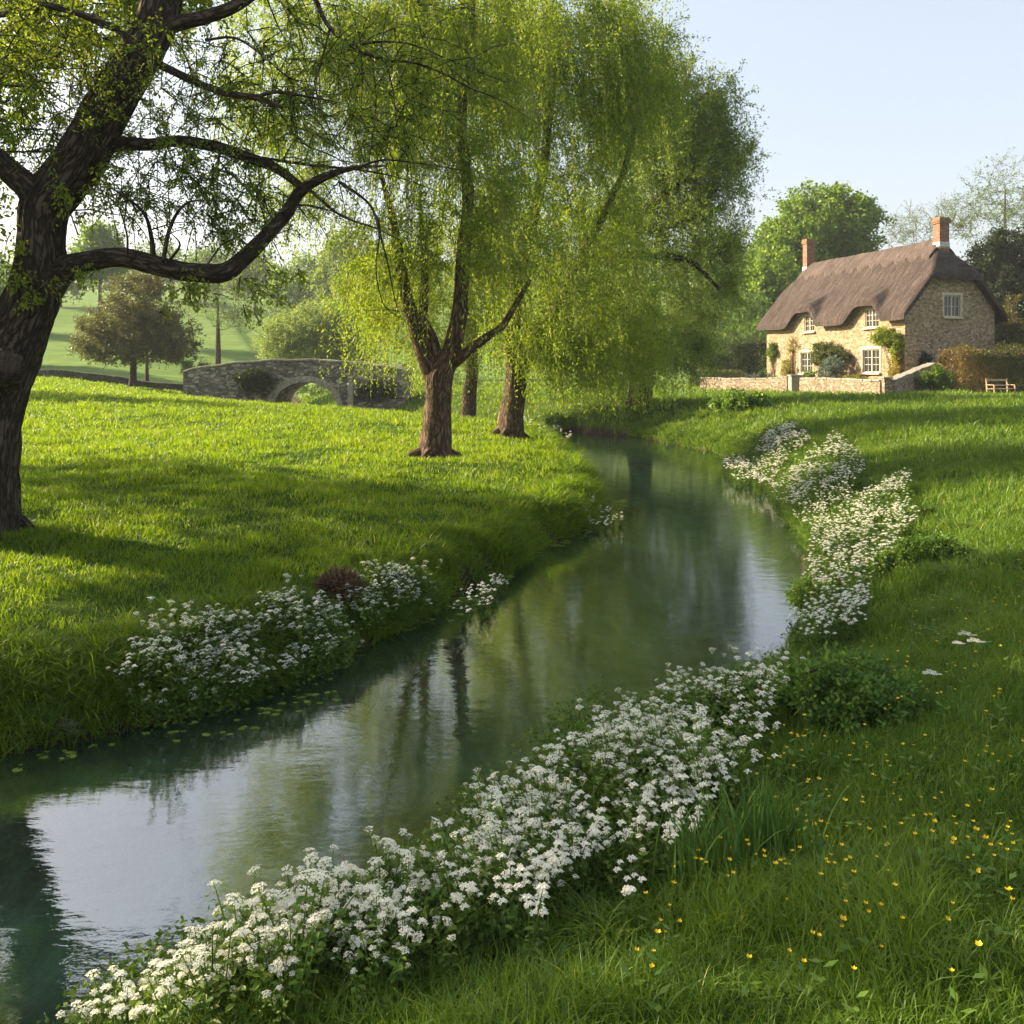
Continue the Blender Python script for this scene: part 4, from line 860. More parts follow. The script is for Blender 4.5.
shrub('garden_shrub', W3(6.3, -.9, .6), (.5, .6, .55), 50, .10, .06, M_weed, 'dark green shrub right of the far lower window', 'shrub', .3)
shrub('garden_shrub', W3(11.6, -1.6, .45), (.8, 1.0, .5), 70, .10, .06, M_gold, 'mounded yellow-olive shrub under the near lower window', 'shrub', .15)
shrub('garden_shrub', W3(10.5, -1.5, .3), (.6, .6, .35), 40, .09, .05, M_rust, 'low reddish-brown shrub beside the silvery one', 'shrub', .6)
shrub('garden_shrub', W3(3.8, -1.6, .35), (.8, .9, .4), 50, .10, .06, M_weed, 'low green plant mound behind the left length of garden wall', 'shrub', .5)
shrub('garden_shrub', W3(1.6, -2.2, .45), (.7, .9, .5), 50, .10, .06, M_grey, 'grey-green mound by the far corner of the cottage', 'shrub', .2)
# terracotta pot
def pot():
    p = W3(9.9, -2.0, 0); p[2] = gz(p[0], p[1]); a = Acc(); P = np.array([p+[0, 0, q] for q in (0, .04, .3, .34, .36, .42, .42)]); tube(a, P, [.02, .16, .24, .25, .28, .28, .24], 16)
    e = a.make('plant_pot', M_terra, None, tuple(p)); tag(e, 'small terracotta pot in front of the silvery shrub', 'plant pot')
    return
pot()

# hedges
def hedge(name, P0, P1, w_, h, n, ml, label, lL=.1, lW=.06, tint0=.5, bumpy=.12, tgrad=None):
    P0 = np.array(P0, float); P1 = np.array(P1, float); L = np.linalg.norm(P1-P0); dx = (P1-P0)/L; nn = np.array([-dx[1], dx[0]]); a = Acc(); st = Acc()
    u = rng.random(n); s = rng.random(n)**.5; th = rng.uniform(-.15*np.pi, 1.15*np.pi, n)
    rr = (1+bumpy*fbm(u*L*1.3, th*1.2, 3, int(P0[0]*7) % 90)*2)*s**.25
    xy = P0+dx*(u*L)[:, None]+nn*(np.cos(th)*w_/2*rr)[:, None]
    zt = np.clip(np.sin(th), -.3, 1); gzv = ground(xy[:, 0], xy[:, 1]); z = gzv+h*.5*(1+zt*rr)*np.where(zt < 0, .9, 1)
    z = gzv+np.clip(rng.random(n), .02, 1)**.8*h*(1+bumpy*fbm(xy[:, 0]*1.2, xy[:, 1]*1.2, 3, 5)*2.2)
    # dense at faces: push to outer shell
    f = (z-gzv)/h; k = (rng.random(n) < .5); off = np.where(rng.random(n) < .5, -1, 1)*w_/2*(1+bumpy*fbm(u*L*1.4, f*2, 3, 9)*1.5)*np.sqrt(np.clip(1.06-f**6, 0, 1))
    xy2 = P0+dx*(u*L)[:, None]+nn*off[:, None]; xy[k] = xy2[k]
    P = np.column_stack([xy, z]); ti = np.clip(tint0+rng.normal(0, .18, n)+.25*fbm(xy[:, 0]*.9, z*1.2, 2, 15), 0, 1)
    if tgrad is not None: ti = np.clip(ti+tgrad*(1-u*2), 0, 1)
    leaves(a, P, unit(rng.normal(size=(n, 3))+[0, 0, .3]), lL*rng.uniform(.6, 1.3, n), lW*rng.uniform(.7, 1.2, n), ti)
    b = (P0[0], P0[1], gz(*P0)); e = empty(name, b, label, 'hedge')
    for k in range(int(L/.7)+1):
        q = P0+dx*min(L, k*.7+.2); z0 = gz(*q); tube(st, np.array([[q[0], q[1], z0-.1], [q[0]+.05, q[1], z0+h*.4], [q[0]-.05, q[1], z0+h*.8]]), [.05, .04, .02], 5)
    st.make('stems', M_twig, e, b); a.make('foliage', ml, e, b)
def xy(X, d): return ((X-512)/FPX*d, d)
hedge('hedge', xy(948, 47.5), xy(1060, 48), 2.2, 2.5, 30000, M_rust, 'tall clipped hedge turning rusty orange at its left end beside the gable', .10, .06, .36, tgrad=.30)
hedge('hedge', xy(722, 67), xy(762, 68), 2.2, 3.3, 15000, M_hedge, 'tall dark hedge against the far corner of the cottage', .13, .08, .3)
hedge('hedge', xy(690, 65), xy(730, 64.5), 1.6, 2.5, 10000, M_hedge, 'lower dark hedge left of the tall one by the far corner', .12, .075, .4)
hedge('low_hedge', xy(698, 61.5), xy(745, 60), .7, 1.25, 6000, M_hedge, 'low clipped hedge just behind the left end of the garden wall', .09, .055, .75)
shrub('flowering_bush', (14.6, 70, 4.4), (1.9, 1.2, 1.3), 110, .16, .1, M_pale, 'pale flowering bush above the hedges left of the cottage', 'bush', .9, per=6, twig=.3, base=(14.6, 70, 1.2))
shrub('leafy_clump', np.array([*xy(936, 46), 2.0]), (.85, .6, .6), 70, .11, .07, M_lime, 'small bright green bush at the foot of the rusty hedge', 'bush', .1)
shrub('outer_shrub', np.array([*xy(1000, 56), 3.6]), (1.6, 1.0, 1.6), 110, .14, .08, M_hedge, 'tall olive bush rising behind the hedge at the foot of the evergreen', 'bush', .5, base=(*xy(1000, 56), 1.5))

# garden walls, piers, field wall
def stone_run(name, P0, P1, h0, h1, w_, m, label, cat='wall', cope=True, seed=0, z0=None, z1=None, dip=.0):
    P0 = np.array(P0, float); P1 = np.array(P1, float); L = np.linalg.norm(P1-P0); dx = (P1-P0)/L; nn = np.array([-dx[1], dx[0]]); n = max(4, int(L/.12)); a = Acc()
    u = np.linspace(0, 1, n); c = P0+dx*(u*L)[:, None]; gzv = ground(c[:, 0], c[:, 1])
    gs = np.convolve(np.pad(gzv, 8, 'edge'), np.ones(17)/17, 'valid'); top = gs+h0+(h1-h0)*u+fbm(u*L*1.5, u*0, 2, seed)*.05
    def sec(o, z): return np.column_stack([c+nn*(o+fbm(u*L*2, z, 2, seed+3)*.04)[:, None], z])
    ring = [sec(-w_/2*1.1, gzv-.3), sec(-w_/2, (gs+top)/2), sec(-w_/2*.92, top-.03), sec(-w_/2*.8, top), sec(w_/2*.8, top), sec(w_/2*.92, top-.03), sec(w_/2, (gs+top)/2), sec(w_/2*1.1, gzv-.3)]
    V = np.stack(ring, 1); k = len(ring); ii = np.arange(n*k).reshape(n, k); Fq = np.stack([ii[:-1, :-1], ii[1:, :-1], ii[1:, 1:], ii[:-1, 1:]], -1).reshape(-1, 4)
    a.add(V.reshape(-1, 3), Fq)
    for e in (0, -1): a.add(V[e], [[0, 1, 2, 3] if e == 0 else [3, 2, 1, 0], [0, 3, 4, 7] if e == 0 else [7, 4, 3, 0], [7, 4, 5, 6]])
    b = (P0[0], P0[1], gzv[0]); e = empty(name, b, label, cat); a.make('stonework', m, e, b, smooth=False)
    if cope:
        a = Acc(); x = 0.0; k = 0
        while x < L-.1:
            l = min(L-x, rng.uniform(.32, .6)); um = (x+l/2)/L; ct = P0+dx*(x+l/2); zt = np.interp(um, u, top); sl = (np.interp(min(1, um+.02), u, top)-np.interp(max(0, um-.02), u, top))/(.04*L)
            d3 = unit(np.array([dx[0], dx[1], sl])); n3 = np.array([nn[0], nn[1], 0]); u3 = np.cross(d3, n3)
            a.box(np.array([ct[0], ct[1], zt+.035+rng.uniform(-.01, .015)]), (l-.02, w_*rng.uniform(.95, 1.08), rng.uniform(.07, .10)), np.stack([d3, n3, u3]), .02); x += l; k += 1
        a.make('coping', M_cope, e, b, smooth=False)
    return e
GW = 47.0
stone_run('garden_wall', xy(703, 60), xy(790, 52.6), .78, .80, .45, M_garden, 'low rubble garden wall left of the gateway', seed=3)
stone_run('garden_wall', xy(803, 51.6), xy(884, 44.3), .80, .76, .45, M_garden, 'low rubble garden wall right of the gateway under the near windows', seed=6)
stone_run('garden_wall', xy(889.5, 44.2), xy(932, 49), .72, 1.75, .5, M_garden, 'rubble garden wall climbing from the corner pier towards the gable', seed=9, cope=True)
def pier(X, d, w_, h, m, label):
    p = xy(X, d); z = gz(*p); e = empty('gate_pier', (*p, z), label, 'pier'); a = Acc(); a.box((0, 0, h/2-.15), (w_, w_, h+.3), bev=.02); a.make('shaft', m, e, smooth=False)
    a = Acc(); a.box((0, 0, h+.045), (w_+.10, w_+.10, .085), bev=.02); a.make('cap', M_cope, e, smooth=False)
pier(795, 52.1, .62, .92, M_cope, 'square grey stone pier at the left of the garden gateway')
pier(886.7, 44.1, .38, .86, M_garden, 'rubble stone pier at the near corner of the garden wall')
stone_run('field_wall', xy(40, 66), xy(200, 66), .62, .60, .6, M_fieldw, 'dark mossy dry-stone wall along the back of the meadow', seed=12, cope=False)
stone_run('field_wall', xy(-60, 66), xy(38, 66.5), .62, .6, .6, M_fieldw, 'mossy field wall hidden behind the big dark trunk', seed=14, cope=False)
# climbing dark yew / archway and small lean-to by the gable
shrub('gable_creeper', W3(LX+.25, 1.1, 1.6), (.25, .5, .6), 30, .1, .06, M_dark, 'dark creeper clump low on the gable wall', 'climber', .4, base=W3(LX+.2, 1.1, 0))
shrub('gable_creeper', W3(LX+.6, 6.2, 1.9), (.4, .8, 1.3), 60, .1, .06, M_dark, 'dark creeper at the right-hand foot of the gable', 'climber', .5, base=W3(LX+.5, 6.2, 0))

# bench
def bench():
    p = xy(1001, 43.5); z = gz(*p); e = empty('garden_bench', (*p, z), 'weathered wooden bench on the lawn at the right edge in front of the hedge', 'bench', rz=R(-14))
    e.rotation_euler = (0, 0, R(12))
    w_ = 1.15; sy = -.2
    def leg(x0, y0, x1, y1, z1):
        a = Acc(); tube(a, np.array([[x0, y0, -.03], [(x0+x1)/2, (y0+y1)/2, z1/2], [x1, y1, z1]]), [.042, .040, .038], 4); a.make('leg', M_oak, e, smooth=False)
    for sx in (-1, 1): leg(sx*w_/2, .22, sx*w_/2, .30, .92); leg(sx*w_/2, -.25, sx*w_/2, -.22, .62)
    a = Acc()
    for k in range(4): a.box((0, -.21+k*.125, .45), (w_+.1, .105, .035), bev=.006)
    a.make('seat', M_oak, e, smooth=False)
    a = Acc(); a.box((0, .29, .87), (w_+.08, .035, .09), bev=.006); a.box((0, .265, .62), (w_-.08, .03, .06), bev=.006); a.make('backrest', M_oak, e, smooth=False)
    for sx in (-1, 1): a = Acc(); a.box((sx*w_/2, .03, .64), (.07, .56, .035), bev=.006); a.make('armrest', M_oak, e, smooth=False)
bench()

# ------------------------------------------------------------------ bridge
def bridge():
    d = 50.0; base = (-11.2, d, 0.0); e = empty('stone_bridge', base, 'old humped stone bridge with one arch at the back of the meadow', 'bridge', rz=R(-4))
    x0, x1 = -6.6, 5.6; ac = .15; sp = 1.75; spr = .5; rise = 1.35; w_ = 1.5
    def top(x): return 3.0-.12*np.maximum(0, -x-6)**2-.0155*(x+.4)**2+.02*np.sin(x*3)
    def arch(x): t = (x-ac)/sp; return np.where(np.abs(t) < 1, spr+rise*np.sqrt(np.clip(1-t*t, 0, 1)), -.6)
    xs = np.unique(np.round(np.concatenate([np.linspace(x0, x1, 90), ac+sp*np.cos(np.linspace(0, math.pi, 50))]), 5))
    a = Acc(); zb = arch(xs); inside_ = np.abs((xs-ac)/sp) <= 1.0001; zb = np.where(inside_, np.maximum(zb, spr), -.6); zt = top(xs)
    for i in range(len(xs)-1):
        xa, xb = xs[i], xs[i+1]; ins = abs((xa+xb)/2-ac) < sp; ba, bb = (zb[i], zb[i+1]) if ins else (-.6, -.6); ta, tb = zt[i], zt[i+1]
        for y, s_ in ((-w_, 1), (w_, -1)):
            ks = np.linspace(0, 1, 5)
            for k0, k1 in zip(ks[:-1], ks[1:]):
                q = [(xa, y, ba+(ta-ba)*k0), (xb, y, bb+(tb-bb)*k0), (xb, y, bb+(tb-bb)*k1), (xa, y, ba+(ta-ba)*k1)]; a.add(q if s_ > 0 else q[::-1], [[0, 1, 2, 3]])
        # parapets with a sunken roadway between
        for ya, yb, dz in ((-w_, -w_+.35, 0), (-w_+.35, w_-.35, -.85), (w_-.35, w_, 0)): a.add([(xa, ya, ta+dz), (xb, ya, tb+dz), (xb, yb, tb+dz), (xa, yb, ta+dz)], [[0, 1, 2, 3]])
        for y in (-w_+.35, w_-.35): a.add([(xa, y, ta-.85), (xb, y, tb-.85), (xb, y, tb), (xa, y, ta)], [[0, 1, 2, 3]])
        if ins: a.add([(xa, -w_, ba), (xa, w_, ba), (xb, w_, bb), (xb, -w_, bb)], [[0, 1, 2, 3]])
    for x in (ac-sp, ac+sp): a.add([(x, -w_, -.6), (x, w_, -.6), (x, w_, spr), (x, -w_, spr)], [[0, 1, 2, 3]])
    for x in (x0, x1): z = float(top(np.array(x))); a.add([(x, -w_, -.6), (x, w_, -.6), (x, w_, z), (x, -w_, z)], [[0, 1, 2, 3]])
    a.make('bridge_body', M_bridge, e, smooth=False)
    nv = 27
    for yy_, k in [(q, k) for q in ((-w_-.035, -w_+.2), (w_-.2, w_+.035)) for k in range(nv)]:
        if k == 0: a = Acc()
        t0, t1 = math.pi*k/nv+.006, math.pi*(k+1)/nv-.006
        for y0, y1 in (yy_,):
            P = []
            for y in (y0, y1):
                for t_, r_ in ((t0, 0), (t1, 0), (t1, .34), (t0, .34)): P.append((ac+(sp-.01+r_)*math.cos(t_), y, spr+(rise-.01+r_)*math.sin(t_)))
            a.add(P, [[0, 1, 2, 3], [7, 6, 5, 4], [0, 4, 5, 1], [1, 5, 6, 2], [2, 6, 7, 3], [3, 7, 4, 0]])
        if k == nv-1: a.make('arch_ring', M_bridge2, e, smooth=False)
    for s_ in (-1, 1):
        a = Acc(); x = x0; 
        while x < x1-.1:
            l = rng.uniform(.45, .8); l = min(l, x1-x); xm = x+l/2; z = float(top(np.array(xm))); sl = (float(top(np.array(xm+.1)))-float(top(np.array(xm-.1))))/.2
            d3 = unit(np.array([1, 0, sl])); n3 = np.array([0, 1.0, 0]); a.box((xm, s_*(w_-.16), z+.05), (l-.015, .46, .11), np.stack([d3, n3, np.cross(d3, n3)]), .02); x += l
        a.make('coping', M_bridge2, e, smooth=False)
    for x in (ac-2.55, ac+2.55):
        a = Acc(); a.box((x, -w_-.12, .85), (.30, .34, 2.3), bev=.03); a.box((x, -w_-.10, 2.08), (.24, .28, .16), bev=.06); a.make('buttress', M_cope, e, smooth=False)
    return e
bridge()
shrub('ivy', np.array([-13.9, 48.3, 1.9]), (1.1, .25, .6), 90, .11, .08, M_hedge, 'dark ivy hanging over the left side of the bridge face', 'climber', .25, base=(-14.2, 48.35, 1.2))
shrub('ivy', np.array([-7.2, 48.2, 1.3]), (1.0, .3, .6), 80, .11, .08, M_hedge, 'dark bramble at the right foot of the bridge', 'climber', .3, base=(-7.2, 48.2, .9))

# ------------------------------------------------------------------ flowering plants by the water
def floret_head(seed, far=False, n=14, R_=.019, ps=.006, pt=1.0):
    """a rounded head of small white four-petalled flowers"""
    r = np.random.default_rng(seed); a = Acc(); n = n if not far else 9
    for k in range(n):
        th = k*2.399; rr = R_*math.sqrt((k+.5)/n); c = np.array([rr*math.cos(th), rr*math.sin(th), .014-.5*rr*rr/R_+r.normal(0, .0015)])
        nrm = unit(np.array([c[0]*.8, c[1]*.8, .03])+r.normal(0, .006, 3)); u = unit(np.cross(nrm, r.normal(size=3))); v = np.cross(nrm, u); s = (ps if not far else .010)*r.uniform(.75, 1.15)
        for q in range(4):
            A = math.pi/2*q+.2; d_ = u*math.cos(A)+v*math.sin(A); e_ = -u*math.sin(A)+v*math.cos(A)
            a.add([c, c+d_*s*.6+e_*s*.42+nrm*.001, c+d_*s+nrm*.002, c+d_*s*.6-e_*s*.42+nrm*.001], [[0, 1, 2, 3]], np.array([.5, .95, 1, .95])*pt*r.uniform(.85, 1))
    for k in range(7): th = k*.9; tube(a, np.array([[0, 0, -.02], [R_*.8*math.cos(th), R_*.8*math.sin(th), .006]]), [.0008, .0007], 3, a=0, cap=False)
    return a
HEADS = []
for k in range(8):
    o = floret_head(k, False, (14, 16, 11, 18, 9, 13, 9, 9)[k], (.019, .021, .015, .022, .013, .018, .017, .009)[k], (.006, .0062, .0055, .006, .0045, .0065, .006, .0035)[k], (1, 1, .9, 1, .35, 1, .8, .15)[k]).make('flower_head', M_petal); HEADS.append(o.data); bpy.data.objects.remove(o)
def plant_mesh(seed, H=.36, spread=.16):
    """leafy stems; returns mesh and the points where the heads sit"""
    r = np.random.default_rng(seed+100); a = Acc(); tips = []
    for k in range(r.integers(4, 7)):
        th = r.uniform(0, 6.28); q = r.uniform(.2, 1)*spread; h = H*r.uniform(.65, 1.1); b = np.array([r.normal(0, .02), r.normal(0, .02), -.03])
        m = np.array([q*.4*math.cos(th), q*.4*math.sin(th), h*.5]); e = np.array([q*math.cos(th), q*math.sin(th), h])
        tube(a, np.array([b, m, e]), [.0032, .0026, .0016], 4, a=.6, cap=False); tips.append((e, r.uniform(.7, 1.15)))
        if r.random() < .45:
            e2 = m+(e-m)*.5+np.array([r.normal(0, .04), r.normal(0, .04), .06]); tube(a, np.array([m+(e-m)*.2, e2]), [.002, .0013], 3, a=.6, cap=False); tips.append((e2, r.uniform(.5, .85)))
        nl = 15; tt = r.uniform(.02, .9, nl)
        for t_ in tt:
            p = b+(e-b)*t_; A = r.uniform(0, 6.28); d_ = unit(np.array([math.cos(A), math.sin(A), r.uniform(-.1, .7)])); s = unit(np.cross(d_, [0, 0, 1])); L = r.uniform(.022, .05)*(1.25-t_*.6); W = L*.5
            c0 = r.uniform(.2, .95)
            a.add([p, p+d_*L*.35+s*W/2+[0, 0, .005], p+d_*L*.75+s*W*.4, p+d_*L-[0, 0, .008], p+d_*L*.75-s*W*.4, p+d_*L*.35-s*W/2+[0, 0, .005]], [[0, 1, 2, 3], [0, 3, 4, 5]], c0)
    return a, tips
PL = []
for k in range(8):
    a, tips = plant_mesh(k); o = a.make('white_flower_plant', M_weed); PL.append((o.data, tips)); bpy.data.objects.remove(o)
def poly_sample(poly, n, zt=.36, even=False):
    """points inside a ground polygon given by its corners"""
    P = np.array([pxz(X, Y, zt) if zt is not None else pxg(X, Y) for X, Y in poly]); lo = P.min(0); hi = P.max(0); out = []
    while len(out) < n:
        q = rng.uniform(lo, hi, (4000, 2)); c = np.zeros(4000, bool)
        for i in range(len(P)):
            x1, y1 = P[i]; x2, y2 = P[(i+1) % len(P)]
            c ^= ((y1 > q[:, 1]) != (y2 > q[:, 1])) & (q[:, 0] < (x2-x1)*(q[:, 1]-y1)/(y2-y1+1e-12)+x1)
        q = q[c]
        w_ = np.clip(.6+fbm(q[:, 0]*3, q[:, 1]*3, 2, 77)*(1.0 if even else 1.3), .1, 1); q = q[rng.random(len(q)) < w_]; out.extend(q.tolist())
    out = np.array(out)
    return out[rng.permutation(len(out))[:n]]
NP = [(110, 1040), (60, 1010), (180, 960), (240, 960), (330, 885), (380, 900), (420, 860), (480, 800), (560, 760), (595, 745), (640, 722), (720, 712), (800, 712), (802, 745), (755, 800), (715, 865), (640, 925), (560, 965), (470, 1010), (420, 1045)]
LP_ = [(122, 722), (140, 672), (215, 645), (290, 618), (335, 628), (352, 655), (345, 680), (250, 716), (165, 740)]
LP2 = [(345, 618), (385, 592), (430, 598), (446, 616), (405, 630), (360, 636)]
RP3 = [(808, 560), (815, 525), (905, 512), (912, 550), (880, 585), (860, 600), (822, 590)]
RP3b = [(788, 640), (815, 598), (870, 605), (850, 650), (810, 665)]
RP4 = [(770, 478), (835, 466), (868, 495), (850, 515), (812, 520), (790, 500)]
RP5 = [(722, 455), (790, 447), (812, 464), (762, 476), (735, 470)]
def put_plant(x, y, label, group, hs=1.0, k=None):
    hs = hs*rng.uniform(.62, 1.12)
    z = max(gz(x, y), -.04); me, tips = PL[rng.integers(len(PL))]; e = bpy.data.objects.new('white_flower_plant', None if False else me); COL.objects.link(e)
    s = hs*rng.uniform(.8, 1.15); rz = rng.uniform(0, 6.28); e.location = (x, y, z); e.rotation_euler = (rng.normal(0, .08), rng.normal(0, .08), rz); e.scale = (s*1.15, s*1.15, s); tag(e, label, 'flowering plant', group)
    for tp, hs_ in tips:
        h = bpy.data.objects.new('flower_head', HEADS[rng.choice(8, p=[.2, .16, .16, .14, .07, .15, .12, .0])]); COL.objects.link(h); h.parent = e; h.location = tuple(tp); h.rotation_euler = (rng.normal(0, .25), rng.normal(0, .25), rng.uniform(0, 6)); h.scale = (hs_,)*3
BL = [(85, 1035), (85, 985), (190, 940), (300, 900), (400, 885), (440, 950), (400, 1035), (240, 1060)]
for x, y in poly_sample(BL, 46, .3, True): put_plant(x, y, 'white-flowered plant at the near end of the drift by the bottom left of the photo', 'white flowers at the near end of the drift')
for x, y in poly_sample(NP, 169): put_plant(x, y, 'white-flowered waterside plant in the big drift on the near right bank', 'white flowers on the near bank')
for x, y in poly_sample(LP_, 62, None): put_plant(x, y, 'white-flowered plant in the drift along the left bank', 'white flowers on the left bank', 1.05)
for x, y in poly_sample(LP2, 22, None): put_plant(x, y, 'white-flowered plant beside the brown root clump on the left bank', 'white flowers by the root clump', 1.0)
# the same flowers further off, past counting
def far_flowers(polys, name, label):
    al = Acc(); ah = Acc(); hd = floret_head(9, True); hv = np.concatenate(hd.v)[:36*4]; ha = np.concatenate(hd.a)[:36*4]; nf = 36
    lv = [PLV[k] for k in range(4)]
    for poly, n, zt, sc in polys:
        for x, y in poly_sample(poly, n, zt):
            z = max(gz(x, y), -.03); k = rng.integers(4); v, q, tips = lv[k]; th = rng.uniform(0, 6.28); c, s_ = math.cos(th), math.sin(th); Rm = np.array([[c, s_, 0], [-s_, c, 0], [0, 0, 1]])*sc*rng.uniform(.8, 1.15)
            al.add(v@Rm+[x, y, z], q, .5)
            for tp, hs_ in tips:
                p = tp@Rm+[x, y, z]; ah.add(hv*.95*hs_*max(1, (y/13)**.8)+p, np.arange(nf*4).reshape(nf, 4), ha)
    e = empty(name, (5, 12, .3), label, 'flowering plants'); e['kind'] = 'stuff'
    a = al.make('foliage', M_weed, e, (5, 12, .3)); b = ah.make('flower_heads', M_petal, e, (5, 12, .3))
    a['kind'] = 'stuff'; b['kind'] = 'stuff'
PLV = []
for k in range(4):
    a, tips = plant_mesh(k+20, .32, .12); V = np.concatenate(a.v); PLV.append((V, np.concatenate(a.f), tips))
far_flowers([(NP, 135, .36, .88), (BL, 30, .3, .8), ([(640, 760), (760, 730), (790, 760), (720, 850), (650, 930), (540, 990), (480, 1010), (560, 900)], 45, None, .8), (LP_, 100, None, .85), (LP2, 40, None, .8), (RP3, 230, .36, 1.0), (RP3b, 45, .36, 1.0), (RP4, 190, .4, 1.05), (RP5, 170, .4, 1.15), ([(575, 500), (600, 498), (625, 505), (600, 520)], 16, .3, .7), ([(455, 575), (500, 545), (510, 560), (470, 590)], 14, .45, .8), ([(520, 420), (560, 418), (575, 428), (530, 432)], 24, .6, 1.2)], 'distant_white_flowers', 'white flowers massed along the water further up both banks')
# leafy under-growth between the flower stems, spilling on to the water
def herbs():
    a = Acc()
    for poly, n, zt in ((BL, 1300, .15), (NP, 5200, .2), (LP_, 2600, None), (LP2, 600, None), (RP3, 1500, .25), (RP3b, 500, .25), (RP4, 700, .25), (RP5, 500, .25), ([(400, 900), (470, 800), (560, 730), (600, 700), (600, 760), (500, 850), (440, 920)], 700, .05)):
        q = poly_sample(poly, n, zt); z = np.maximum(ground(q[:, 0], q[:, 1]), .0); D = np.hypot(q[:, 0], q[:, 1]); k = 8
        q = np.repeat(q, k, 0)+rng.normal(0, .04, (n*k, 2)); P = np.column_stack([q, np.repeat(z, k)+rng.random(n*k)**1.5*.24])
        d_ = unit(rng.normal(size=(n*k, 3))*[1, 1, .35]+[0, 0, .25]); sc = np.repeat(np.maximum(1, D/7)**.8, k)
        leaves(a, P, d_, (.032+.010*(zt is None))*sc*rng.uniform(.5, 1.3, n*k), .019*sc*rng.uniform(.6, 1.2, n*k), np.clip(.45+rng.normal(0, .25, n*k), 0, 1))
    tag(a.make('waterside_herbs', M_weed), 'leafy green undergrowth beneath the white flowers', 'ground cover', kind='stuff')
herbs()
# floating leaves close to the edges
def floating():
    a = Acc()
    for poly, n in (([(120, 740), (220, 745), (340, 700), (345, 675), (220, 712)], 50), ([(350, 640), (460, 625), (520, 570), (500, 570), (440, 600)], 160), ([(380, 900), (400, 860), (430, 840), (430, 905), (400, 935)], 60), ([(590, 515), (630, 508), (625, 498), (600, 505)], 60), ([(0, 775), (60, 760), (140, 745), (60, 745)], 14), ([(545, 545), (590, 525), (600, 530), (560, 548)], 60), ([(530, 760), (600, 700), (560, 720), (520, 770)], 25)):
        q = poly_sample(poly, n, 0)
        for x, y in q:
            r_ = rng.uniform(.012, .035)*(1 if y < 9 else 1.6); n6 = 7; th = np.linspace(.3, 2*math.pi-.3, n6)+rng.uniform(0, 6); V = np.vstack([[x, y, .006], np.column_stack([x+r_*np.cos(th), y+r_*np.sin(th)*.8, np.full(n6, .005)+rng.normal(0, .002, n6)])])
            a.add(V, np.array([[0, i, i+1] for i in range(1, n6)]), rng.uniform(.4, 1))
    tag(a.make('floating_leaves', M_weed), 'small floating leaves and duckweed along the river edges', 'water weed', kind='stuff')
floating()

# buttercups
def buttercup(H=.13):
    a = Acc(); c = np.array([0, 0, H])
    for q in range(5):
        A = 2*math.pi*q/5; d_ = np.array([math.cos(A), math.sin(A), .35]); e_ = np.array([-math.sin(A), math.cos(A), 0]); s = .0115
        a.add([c, c+d_*s*.6+e_*s*.5, c+d_*s*1.05+[0, 0, .002], c+d_*s*.6-e_*s*.5], [[0, 1, 2, 3]], [.2, .9, 1, .9])
    return a
bf = buttercup().make('petals', M_yel); BCF = bf.data; bpy.data.objects.remove(bf)
sa = Acc(); tube(sa, np.array([[0, 0, -.03], [.006, 0, .06], [0, 0, .13]]), [.0016, .0013, .001], 4, a=.5)
for q in range(3):
    A = q*2.1; d_ = np.array([math.cos(A), math.sin(A), .3]); e_ = np.array([-math.sin(A), math.cos(A), 0]); sa.add([[0, 0, .02+.02*q], np.array([0, 0, .02+.02*q])+d_*.02+e_*.009, np.array([0, 0, .02+.02*q])+d_*.04, np.array([0, 0, .02+.02*q])+d_*.02-e_*.009], [[0, 1, 2, 3]], .5)
bs = sa.make('buttercup', M_weed); BCS = bs.data; bpy.data.objects.remove(bs)
def cups(n, poly, zt, label, group, hs=1.0):
    for x, y in poly_sample(poly, n, zt, True):
        e = bpy.data.objects.new('buttercup', BCS); COL.objects.link(e); s = rng.uniform(.8, 1.3)*hs; e.location = (x, y, gz(x, y)); e.rotation_euler = (rng.normal(0, .15), rng.normal(0, .15), rng.uniform(0, 6)); e.scale = (s, s, s); tag(e, label, 'buttercup', group)
        f = bpy.data.objects.new('petals', BCF); COL.objects.link(f); f.parent = e; w_ = rng.uniform(.45, .8); f.scale = (w_, w_, 1)
cups(180, [(600, 1040), (660, 900), (740, 800), (830, 740), (1040, 760), (1040, 1040)], None, 'yellow buttercup in the shaded grass of the near right bank', 'buttercups in the near grass')
cups(100, [(800, 740), (900, 620), (1040, 560), (1040, 760)], None, 'yellow buttercup on the upper slope of the right bank', 'buttercups on the upper slope', 1.0)
cups(10, [(770, 780), (800, 745), (830, 760), (800, 790)], None, 'yellow buttercup at the edge of the near white flowers', 'buttercups by the white flowers', 1.1)
# cow parsley umbels on the right slope, pale grass stalks
def umbel(X, Y, z, label, s=1.0):
    x, y = pxg(X, Y+22); g = gz(x, y); z = g+.20; e = empty('cow_parsley', (x, y, g), label, 'wildflower', 'cow parsley on the right slope'); H = z-g
    a = Acc(); tube(a, np.array([[0, 0, -.03], [.01, 0, H*.5], [0, 0, H-.03]]), [.003, .0025, .002], 4, a=.6)
    for k in range(9):
        A = k*.7; tube(a, np.array([[0, 0, H-.03], [.045*s*math.cos(A)*(k % 3+1)/3, .045*s*math.sin(A)*(k % 3+1)/3, H-.004]]), [.001, .0007], 3, a=.6, cap=False)
    a.make('stem', M_weed, e)
    a = Acc(); hv = np.concatenate(floret_head(5).v)[:56*4]
    for k in range(9):
        A = k*.7; c = np.array([.045*s*math.cos(A)*(k % 3+1)/3, .045*s*math.sin(A)*(k % 3+1)/3, H]); a.add(hv*[.7, .7, .4]+c, np.arange(224).reshape(56, 4), .9)
    a.make('umbel', M_petal, e)
